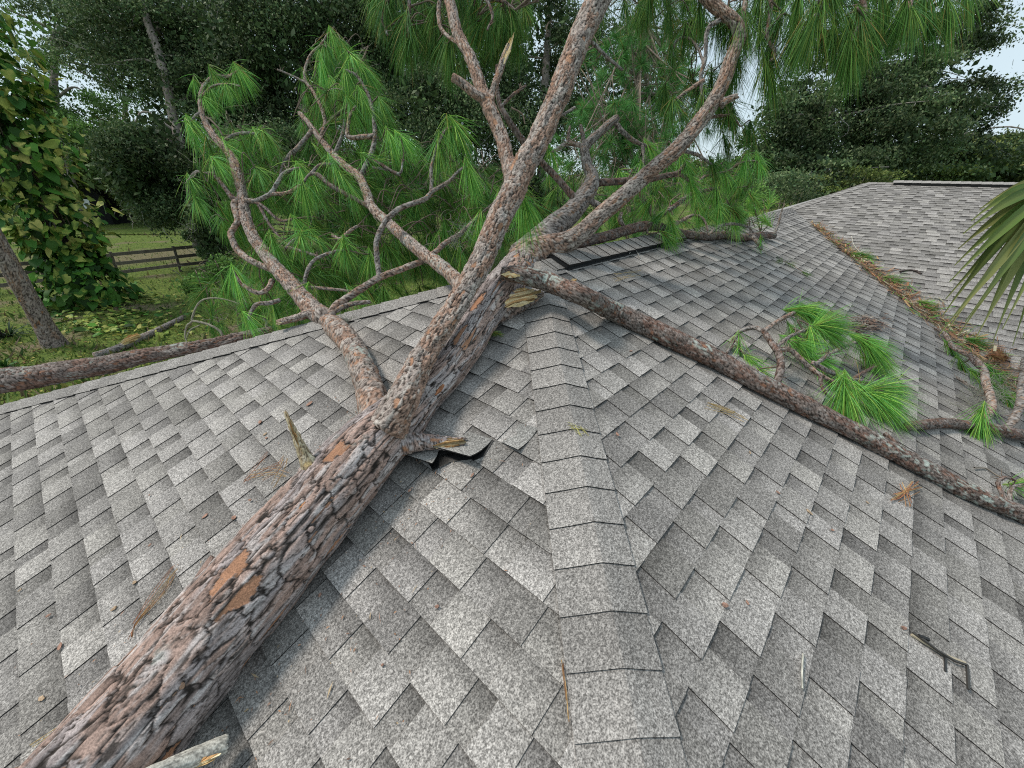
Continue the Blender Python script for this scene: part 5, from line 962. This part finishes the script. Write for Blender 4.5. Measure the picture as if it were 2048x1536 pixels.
for k, (px, py, n_, Lf, lab, nm_) in enumerate([(22, 672, 34, .75, 'dark strap leaved palmetto left of the standing pine', 'palmetto'), (12, 735, 40, .42, 'tuft of lush green weeds at the left edge of the lawn', 'weed_clump'), (255, 590, 40, .5, 'dark clump of old stems under the vine tree', 'weed_clump')]):
    g = ground(px, py); t = thing(nm_, g, lab, 'plant'); mb = MB(); cc = np.array([.022, .05, .02]) if k != 1 else np.array([.05, .13, .03])
    for j in range(n_):
        ph = r_.uniform(0, 6.28); el = r_.uniform(.15, 1.3); d = np.array([math.cos(ph) * math.cos(el), math.sin(ph) * math.cos(el), math.sin(el)]); s = unit(np.cross(d, [0, 0, 1])); L_ = Lf * r_.uniform(.6, 1.2); V = []
        for t_, w_ in ((0, .4), (.35, 1), (.7, .8), (1, .08)): q = g + r_.normal(0, .03, 3) * 0 + d * L_ * t_ + DN * L_ * .35 * t_ * t_; V += [q - s * .03 * w_, q + s * .03 * w_]
        mb.add(np.array(V), [np.array([[2 * i, 2 * i + 1, 2 * i + 3, 2 * i + 2] for i in range(3)])], cc * r_.uniform(.6, 1.7))
    if k == 0: twig(mb, [[*(g + np.array([-.25, .1, -.05])), .16], [*(g + np.array([-.3, .1, .6])), .13], [*(g + np.array([-.33, .1, 1.4])), .1]], m=10, ds=.1, col=(.08, .065, .055), r=r_)
    mb.build('leaves', M_LEAF, t)
# plank fence
fn = thing('wooden_fence', [-.32, 25.4, GZ], 'dark weathered three rail plank fence across the lawn', 'fence'); FC = np.array([.10, .085, .07])
xs = [-.32 + 2.42 * k for k in range(-7, 4)]
for x in xs:
    mb = MB(); V = []; h = 1.28; 
    mb.box(np.array([x, 25.45, GZ + h / 2 - .1]), (.055, .055, h / 2 + .05), np.array([unit([1, 0, r_.normal(0, .02)]), [0, 1, 0], unit([r_.normal(0, .03), 0, 1])]), FC * r_.uniform(.8, 1.3)); mb.box(np.array([x, 25.45, GZ + h - .04]), (.062, .062, .012), None, FC * 1.5); mb.build('post', M_PLANK, fn, smooth=False)
for a, b in zip(xs[:-1], xs[1:]):
    for zr in (.32, .72, 1.12):
        mb = MB(); z0, z1 = GZ + zr + r_.normal(0, .02), GZ + zr + r_.normal(0, .02); mb.box(np.array([(a + b) / 2, 25.37, (z0 + z1) / 2]), ((b - a) / 2 - .006, .02, .075), np.array([unit([b - a, 0, z1 - z0]), [0, 1, 0], unit([-(z1 - z0), 0, b - a])]), FC * r_.uniform(.8, 1.7)); mb.build('rail', M_PLANK, fn, smooth=False)
# white notice before a solid black shape standing in for a shaded hollow
gs = ground(222, 446); sh = thing('dark_hollow', gs, 'black round topped shape standing in for a shaded hollow, with white notice, under the trees', 'dark hollow'); mb = MB(); pr = []
ux = unit([RIGHT[0], RIGHT[1], 0]); uy = unit(np.cross([0, 0, 1.0], ux))
for k in range(13): a = math.pi * k / 12; pr.append((-math.cos(a) * 1.35, 1.7 + math.sin(a) * 1.35))
pr = [(-1.35, 0)] + pr + [(1.35, 0)]; n_ = len(pr); V = [gs + ux * a + np.array([0, 0, b]) + uy * y for y in (-1.2, 1.2) for a, b in pr]
mb.add(np.array(V), [[[i, i + 1, n_ + i + 1, n_ + i] for i in range(n_ - 1)], [list(range(n_))[::-1], list(range(n_, 2 * n_))]], (.008, .008, .008)); mb.build('hollow_shape', M_PLANK, sh, smooth=False)
mb = MB(); sc_ = gs + uy * -1.235 + ux * -.45 + np.array([0, 0, 1.75]); tl = np.array([unit(ux + np.array([0, 0, -.12])), uy, unit(np.array([0, 0, 1.0]) + ux * .12)]); mb.box(sc_, (.36, .015, .42), tl, (.72, .74, .74)); mb.box(sc_ - uy * .018 + tl[0] * .05 - tl[2] * .02, (.15, .004, .13), tl, (.12, .13, .13)); mb.build('notice', M_PAINT, sh, smooth=False)

# ---------------------------------------------------------------- palm at the right edge
ptr = np.array([0.55, -5.0, 0.9]); plm = thing('fan_palm', [ptr[0], ptr[1], GZ], 'fan palm frond with drooping yellow-tipped blades, at the right edge', 'palm')
tm = MB(); twig(tm, [[ptr[0], ptr[1], GZ - .1, .2], [ptr[0], ptr[1], -2, .17], [*ptr, .16]], m=16, ds=.08, col=(.22, .19, .15), r=r_, knob=.12); tm.build('trunk', M_TWIG, plm)
def frond(hub, tips, zj, wd, seed, cols):
    r = np.random.default_rng(seed); mb = MB()
    for k, tp in enumerate(tips):
        tip = np.array(tp); d = tip - hub; L = np.linalg.norm(d); mid = hub + d * .5 + np.array([0, 0, L * r.uniform(.10, .22)]) + r.normal(0, .015, 3); c = cols[r.integers(len(cols))] * r.uniform(.8, 1.2); V, C = [], []; N = 12
        for i in range(N + 1):
            t = i / N; q = (1 - t) ** 2 * hub + 2 * t * (1 - t) * mid + t * t * tip; q = q + np.array([0, 0, -.05 * t ** 3]); tg = unit(2 * (1 - t) * (mid - hub) + 2 * t * (tip - mid)); s = unit(np.cross(tg, imdir(.2, -.2, -1) + r.normal(0, .02, 3))); nn = np.cross(s, tg); w = wd * (0.35 + .65 * sstep(0, .35, t)) * (1 - sstep(.5, 1, t) * .90)
            V += [q - s * w + nn * w * .5, q, q + s * w + nn * w * .5]; cc = lerp(c, np.array([.36, .33, .13]), sstep(.55, 1, t) * r.uniform(.4, .9)); C += [cc, lerp(cc, np.array([.22, .26, .08]), .6), cc]
        F = [[3 * i + j, 3 * i + 3 + j, 3 * i + 4 + j, 3 * i + 1 + j] for i in range(N) for j in (0, 1)]; mb.add(np.array(V), [F], np.array(C))
    return mb
hub = P(2105, 380, 2.25); PC = np.array([[.12, .20, .045], [.16, .235, .06], [.085, .15, .04], [.24, .25, .085]]); tips = []
for k, (x_, y_) in enumerate([(1990, 382), (1968, 400), (1952, 422), (1935, 448), (1925, 480), (1918, 512), (1908, 545), (1900, 580), (1893, 615), (1888, 650), (1905, 640), (1925, 655), (1940, 625), (1960, 660), (1975, 635), (1995, 668), (2015, 640), (2035, 675), (2055, 660), (2075, 690), (2100, 690), (2130, 700), (2160, 690), (2190, 680), (2220, 650), (2250, 600), (2270, 540), (2280, 470), (2270, 400), (2250, 340), (2210, 290), (2160, 260), (2100, 270), (2050, 310)]): tips.append(P(x_, y_, 2.25 + .10 * math.sin(k * 1.9) - .1 * (y_ > 560)))
fb = frond(hub, tips, 0, .027, 5, PC); fo = fb.build('frond', M_LEAF, plm); pt = MB(); twig(pt, [[*ptr, .03], [*lerp(ptr, hub, .5) + np.array([0, 0, .45]), .022] if False else [*(lerp(ptr, hub, .5) + np.array([0, 0, .45])), .022], [*hub, .016]], m=8, ds=.06, col=(.16, .2, .07), r=r_, knob=.05); pt.build('stalk', M_LEAF, fo)
for k in range(7):                                                  # the rest of the crown, out of the picture
    a = -2.6 + k * .62; h2 = ptr + np.array([math.cos(a) * 1.1, math.sin(a) * 1.1 - .3, .5 - .1 * (k % 3)]); 
    if h2[1] > -4.9: continue
    o = unit([math.cos(a), math.sin(a), -.2]); s = unit(np.cross(o, [0, 0, 1])); tp = [h2 + .75 * unit(o * math.cos(b) + s * math.sin(b)) + DN * .25 for b in np.linspace(-1.9, 1.9, 24)]
    f2 = frond(h2, tp, 0, .02, 20 + k, PC).build('frond', M_LEAF, plm); pt = MB(); twig(pt, [[*ptr, .03], [*h2, .016]], m=8, ds=.08, col=(.16, .2, .07), r=r_); pt.build('stalk', M_LEAF, f2)

# ---------------------------------------------------------------- litter on the roof
r_ = np.random.default_rng(900)
def chip(fn_, px, py, L, wd, rot, col, n_):
    c = fn_(px, py, .012); nn = n_; L *= .8; wd *= .8; a = unit(np.cross(nn, [0, 1, 0]) * math.cos(rot) + np.cross(nn, np.cross(nn, [0, 1, 0])) * math.sin(rot)); s = np.cross(nn, a); V, C = [], []
    for i, (t, w) in enumerate(((-.5, .25), (-.2, 1), (.15, .85), (.4, .6), (.52, .12))):
        for sg in (-1, 0, 1): V.append(c + a * t * L + s * sg * w * wd * .5 + nn * (.0015 + .0018 * (sg == 0) + r_.normal(0, .0006))); C.append(np.array(col) * r_.uniform(.6, 1.3))
    F = [[3 * i + j, 3 * i + 3 + j, 3 * i + 4 + j, 3 * i + 1 + j] for i in range(4) for j in (0, 1)]; V = np.array(V); mb = MB(); mb.add(V, [F], np.array(C)); mb.add(V - nn * .0015, [[f[::-1] for f in F]], np.array(C) * .5)
    return tag(mb.build('bark_flake', M_BARK, None, False, loc=c), 'small reddish flake of pine bark lying on the left roof slope' if fn_ is hipp else 'small reddish flake of pine bark lying on the right roof slope', 'bark flake', 'bark flakes scattered on the shingles')
RED = (.34, .20, .15)
for px, py, L, w in [(619, 807, .05, .03), (520, 844, .035, .025), (530, 868, .03, .02), (533, 876, .02, .018), (410, 1032, .035, .022), (468, 1035, .03, .025), (228, 1217, .03, .02), (97, 1231, .025, .015), (120, 1293, .04, .02), (83, 1397, .035, .02), (269, 1165, .025, .02), (299, 990, .015, .01), (819, 981, .02, .015), (874, 1213, .018, .015), (945, 950, .03, .012), (640, 1190, .02, .015), (300, 1090, .02, .014), (500, 1000, .02, .015), (460, 1090, .015, .012), (700, 880, .02, .012), (905, 800, .05, .03), (890, 815, .03, .02), (765, 1330, .012, .01), (40, 1180, .02, .012)]: chip(hipp, px, py, L, w, r_.uniform(0, 6.28), RED if r_.random() < .75 else (.42, .30, .2), N_HIP)
for px, py, L, w in [(1235, 869, .025, .018), (1450, 1210, .03, .02), (1619, 1024, .04, .02), (1808, 1256, .03, .018), (1495, 1205, .02, .012), (1556, 985, .025, .014), (1665, 1060, .02, .015), (1262, 702, .03, .012), (1500, 905, .025, .012), (1735, 1005, .02, .012)]: chip(front, px, py, L, w, r_.uniform(0, 6.28), RED if r_.random() < .75 else (.45, .33, .22), N_FRONT)
def strands(name, label, cat, fn_, paths, cols, w=.0012, group=None, jit=2, n=1):
    mb = MB()
    for path in paths:
        for _ in range(n):
            o = r_.normal(0, jit, 2); c = np.array(cols[r_.integers(len(cols))]) * r_.uniform(.75, 1.2)
            twig(mb, [[*fn_(px + o[0] + r_.normal(0, jit * .5), py + o[1] + r_.normal(0, jit * .5), .014 + r_.uniform(0, .008)), w] for px, py in path], m=4, ds=.03, col=c, r=r_, knob=.05)
    return tag(mb.build(name, M_DRY, None, loc=fn_(*paths[0][0], .015)), label, cat, group)
BR = [(.42, .17, .08), (.36, .2, .1), (.5, .32, .14), (.3, .13, .07)]; TAN = [(.5, .37, .16), (.42, .3, .14)]
strands('needle_bundle', 'reddish dry needle bundle left of the thin pale stub', 'dry needles', hipp, [[(490, 960), (530, 935), (560, 925)], [(490, 962), (515, 930), (535, 905)], [(500, 950), (545, 945), (575, 950)], [(520, 960), (550, 940), (565, 918)], [(548, 970), (566, 935), (575, 912)]], BR, n=3, jit=4)
strands('needle_bundle', 'long brown needles beside the loose bark plate', 'dry needles', hipp, [[(270, 1250), (310, 1190), (352, 1135)], [(285, 1232), (330, 1180), (345, 1150)], [(262, 1275), (268, 1250), (300, 1210)]], BR, n=4, jit=4)
strands('needle_bundle', 'straw coloured needles beside the lower end of the trunk', 'dry needles', hipp, [[(62, 1492), (120, 1455), (175, 1425)], [(90, 1475), (140, 1440), (180, 1418)]], TAN, n=3, jit=3)
strands('needle_bundle', 'orange needle star below the snapped branch', 'dry needles', front, [[(1785, 996), (1808, 985), (1830, 962)], [(1808, 985), (1815, 1015)], [(1808, 985), (1800, 970)], [(1795, 990), (1840, 975)]], BR, n=4, jit=5, w=.0018)
strands('needle_bundle', 'thin orange needles along the edge of the cap line', 'dry needles', hipp, [[(1124, 1322), (1132, 1370), (1137, 1440)], [(1127, 1330), (1135, 1400)]], BR, n=2, jit=1.5)
strands('needle_bundle', 'pale yellow needles above the snapped branch crossing', 'dry needles', front, [[(1410, 805), (1450, 820), (1490, 838)], [(1420, 812), (1470, 830)]], TAN, n=4, jit=5, w=.0014)
strands('needle_bundle', 'yellow tuft of broken needles lying on a cap shingle', 'dry needles', front, [[(1142, 852), (1160, 858), (1170, 864)], [(1150, 850), (1165, 868)], [(1140, 858), (1168, 856)]], [(.5, .47, .16), (.45, .4, .12)], n=4, jit=4, w=.001)
strands('needle_bundle', 'brown needles on the shingles near the ridge vent', 'dry needles', front, [[(1235, 555), (1262, 548), (1285, 545)], [(1225, 562), (1265, 551)]], TAN, n=3, jit=4)
strands('stick', 'thin white stick lying on the right slope', 'stick', front, [[(1606, 1308), (1604, 1345), (1605, 1378)]], [(.62, .6, .52)], w=.003, jit=.4)
strands('stick', 'grey crooked twig below the mossy branch', 'stick', front, [[(1948, 935), (1970, 936), (1985, 945), (2003, 955)]], [(.3, .26, .22)], w=.005, jit=.4)
strands('stick', 'curled dry twig beside the ridge vent', 'stick', front, [[(1258, 508), (1264, 502), (1272, 502), (1276, 508), (1280, 516)]], [(.42, .4, .36)], w=.004, jit=.3)
strands('bark_strip', 'dark curved bark strip on the far wing slope', 'bark strip', wing, [[(1800, 543), (1815, 540), (1830, 541), (1842, 547)]], [(.07, .055, .05)], w=.014, jit=.3)
# valley debris: uncountable needles and flakes
vm = MB()
vd = np.array([-VK, -1.0, -S])
def on_roof(p, h): return max(S * p[1], S2 * (p[0] - V0[0])) + h
for k in range(3400):
    t = .55 + 2.9 * r_.random() ** .8; wd3 = .022 + .036 * t; p = V0 + vd * t + np.array([r_.normal(.02, wd3), r_.normal(0, wd3), 0]); a = r_.uniform(0, 6.28); L_ = r_.uniform(.05, .17); d = np.array([math.cos(a), math.sin(a), 0]) * L_
    p2 = p + d; h = r_.uniform(.012, .05); q, q2 = p.copy(), p2.copy(); q[2] = on_roof(q, h); q2[2] = on_roof(q2, h + r_.uniform(-.01, .03)); s = unit(np.cross(q2 - q, [0, 0, 1])) * r_.uniform(.0012, .0026) * (1 if r_.random() < .85 else 5); up_ = np.array([0, 0, .002])
    c = np.array([(.36, .18, .09), (.28, .14, .08), (.48, .30, .14), (.20, .13, .09), (.42, .38, .26), (.14, .30, .06), (.36, .18, .09), (.28, .14, .08)][r_.integers(8)]) * r_.uniform(.6, 1.2); vm.add(np.array([q - s, q + s, q2 + s, q2 - s]) + up_, [np.array([[0, 1, 2, 3]])], c)
tag(vm.build('needle_litter', M_DRY), 'orange brown needle litter filling the roof valley', 'needle litter', kind='stuff')
pm = MB()
for k in range(420):
    q = front(r_.normal(1733, 20), r_.normal(650, 9), r_.uniform(.012, .04)); a = r_.uniform(0, 6.28); d = np.array([math.cos(a), math.sin(a), r_.uniform(-.2, .4)]) * r_.uniform(.02, .06); s = unit(np.cross(d, [0, 0, 1])) * r_.uniform(.004, .012); pm.add(np.array([q - s, q + s, q + d + s * .5, q + d - s * .5]), [np.array([[0, 1, 2, 3]])], np.array([(.24, .14, .10), (.15, .10, .08), (.36, .3, .24)][r_.integers(3)]) * r_.uniform(.6, 1.2))
tag(pm.build('bark_debris', M_DRY), 'heap of brown bark crumbs behind the green sprays on the right slope', 'bark crumbs', kind='stuff')
def sprig(label, fn_, stem, tufts, cols=GREENS, tone=1.0, tw=None):
    t = thing('pine_sprig', fn_(*stem[0][:2], .02), label, 'pine sprig'); tm, nm = MB(), MB(); L = [[*fn_(px, py, h), .004] for px, py, h in stem]; twig(tm, L, m=6, ds=.03, col=tw or TW, r=r_)
    for px, py, h, dx, dy, n_, L_ in tufts:
        b = fn_(px, py, h); d = imdir(dx, dy, 0); d = unit(d - N_FRONT * (d @ N_FRONT) + N_FRONT * .18); tuft(nm, b, d, n_, L_, .5, .12, .003, r=r_, greens=cols, tone=tone)
    tm.build('twig', M_TWIG, t); nm.build('needles', M_NEEDLE, t)
sprig('green sprig with white stalk at the upper part of the valley', wing, [(1703, 472, .12), (1708, 490, .1), (1722, 508, .06), (1712, 512, .05)], [(1722, 508, .06, .5, .6, 110, .2), (1705, 508, .05, -.2, .9, 90, .2), (1735, 515, .05, .6, .4, 80, .16)], tone=.85, tw=(.6, .56, .48))
sprig('flat green sprig pointing right in the middle of the valley', wing, [(1768, 552, .05), (1785, 560, .05), (1800, 566, .04)], [(1775, 555, .05, .9, .35, 90, .26), (1790, 562, .05, 1, .1, 60, .24)], tone=.8)
sprig('green sprig deep in the valley litter', wing, [(1840, 600, .05), (1850, 612, .05)], [(1845, 605, .06, .7, .7, 90, .2), (1855, 615, .06, .3, .9, 60, .18)], tone=.8)
sprig('green sprig low in the valley beside the brown nest of needles', wing, [(1930, 675, .06), (1950, 682, .06)], [(1940, 678, .08, .9, .3, 110, .24), (1950, 685, .06, .5, .8, 70, .2)], tone=.8)
sprig('brown matted nest of dead needles at the right edge', front, [(1985, 712, .08), (2005, 716, .08)], [(1990, 712, .12, .5, .2, 160, .12), (2010, 715, .12, -.5, .2, 160, .12), (2000, 705, .12, .1, -.5, 120, .1), (2040, 712, .12, .1, .5, 120, .12)], cols=np.array(BR) * .6)
sprig('slender sprig with brown tip lying on the right slope', front, [(1553, 520, .03), (1575, 525, .03), (1597, 538, .03), (1612, 547, .03)], [(1560, 522, .03, -.6, .2, 30, .12), (1580, 528, .03, .3, .6, 40, .10), (1612, 547, .03, .6, .6, 30, .10)], tone=.7)
sprig('green leafy scrap caught against the trunk near the apex', hipp, [(985, 668, .03), (995, 662, .03)], [(985, 668, .04, .6, -.3, 40, .06), (996, 668, .04, .5, .4, 40, .05)], cols=np.array([[.2, .3, .05], [.12, .2, .04]]), tone=1.0)

cm = MB()
for k in range(620):
    t = r_.uniform(-.9, 1.5); side = r_.choice([-1, 1]); p = m0 + dM * t * 0.975; q = np.array([p[0], p[1], 0]) + side * unit(np.cross(dM, [0, 0, 1])) * (.15 + abs(r_.normal(0, .22)))
    if q[0] > q[1] - .12: continue
    q[2] = S * q[0] + .013; a = r_.uniform(0, 6.28); d = np.array([math.cos(a), math.sin(a), S * math.cos(a)]) * r_.uniform(.002, .008) * (1 if r_.random() < .85 else 3); sd2 = unit(np.cross(d, N_HIP)) * r_.uniform(.001, .003)
    cm.add(np.array([q - d, q + sd2 + N_HIP * .002, q + d, q - sd2 + N_HIP * .002]), [np.array([[0, 1, 2, 3]])], np.array([(.30, .18, .13), (.2, .14, .11), (.42, .32, .2), (.36, .2, .12)][r_.integers(4)]) * r_.uniform(.6, 1.2))
tag(cm.build('bark_crumbs', M_DRY), 'tiny bark crumbs sprinkled on the shingles along both sides of the trunk', 'bark crumbs', kind='stuff')
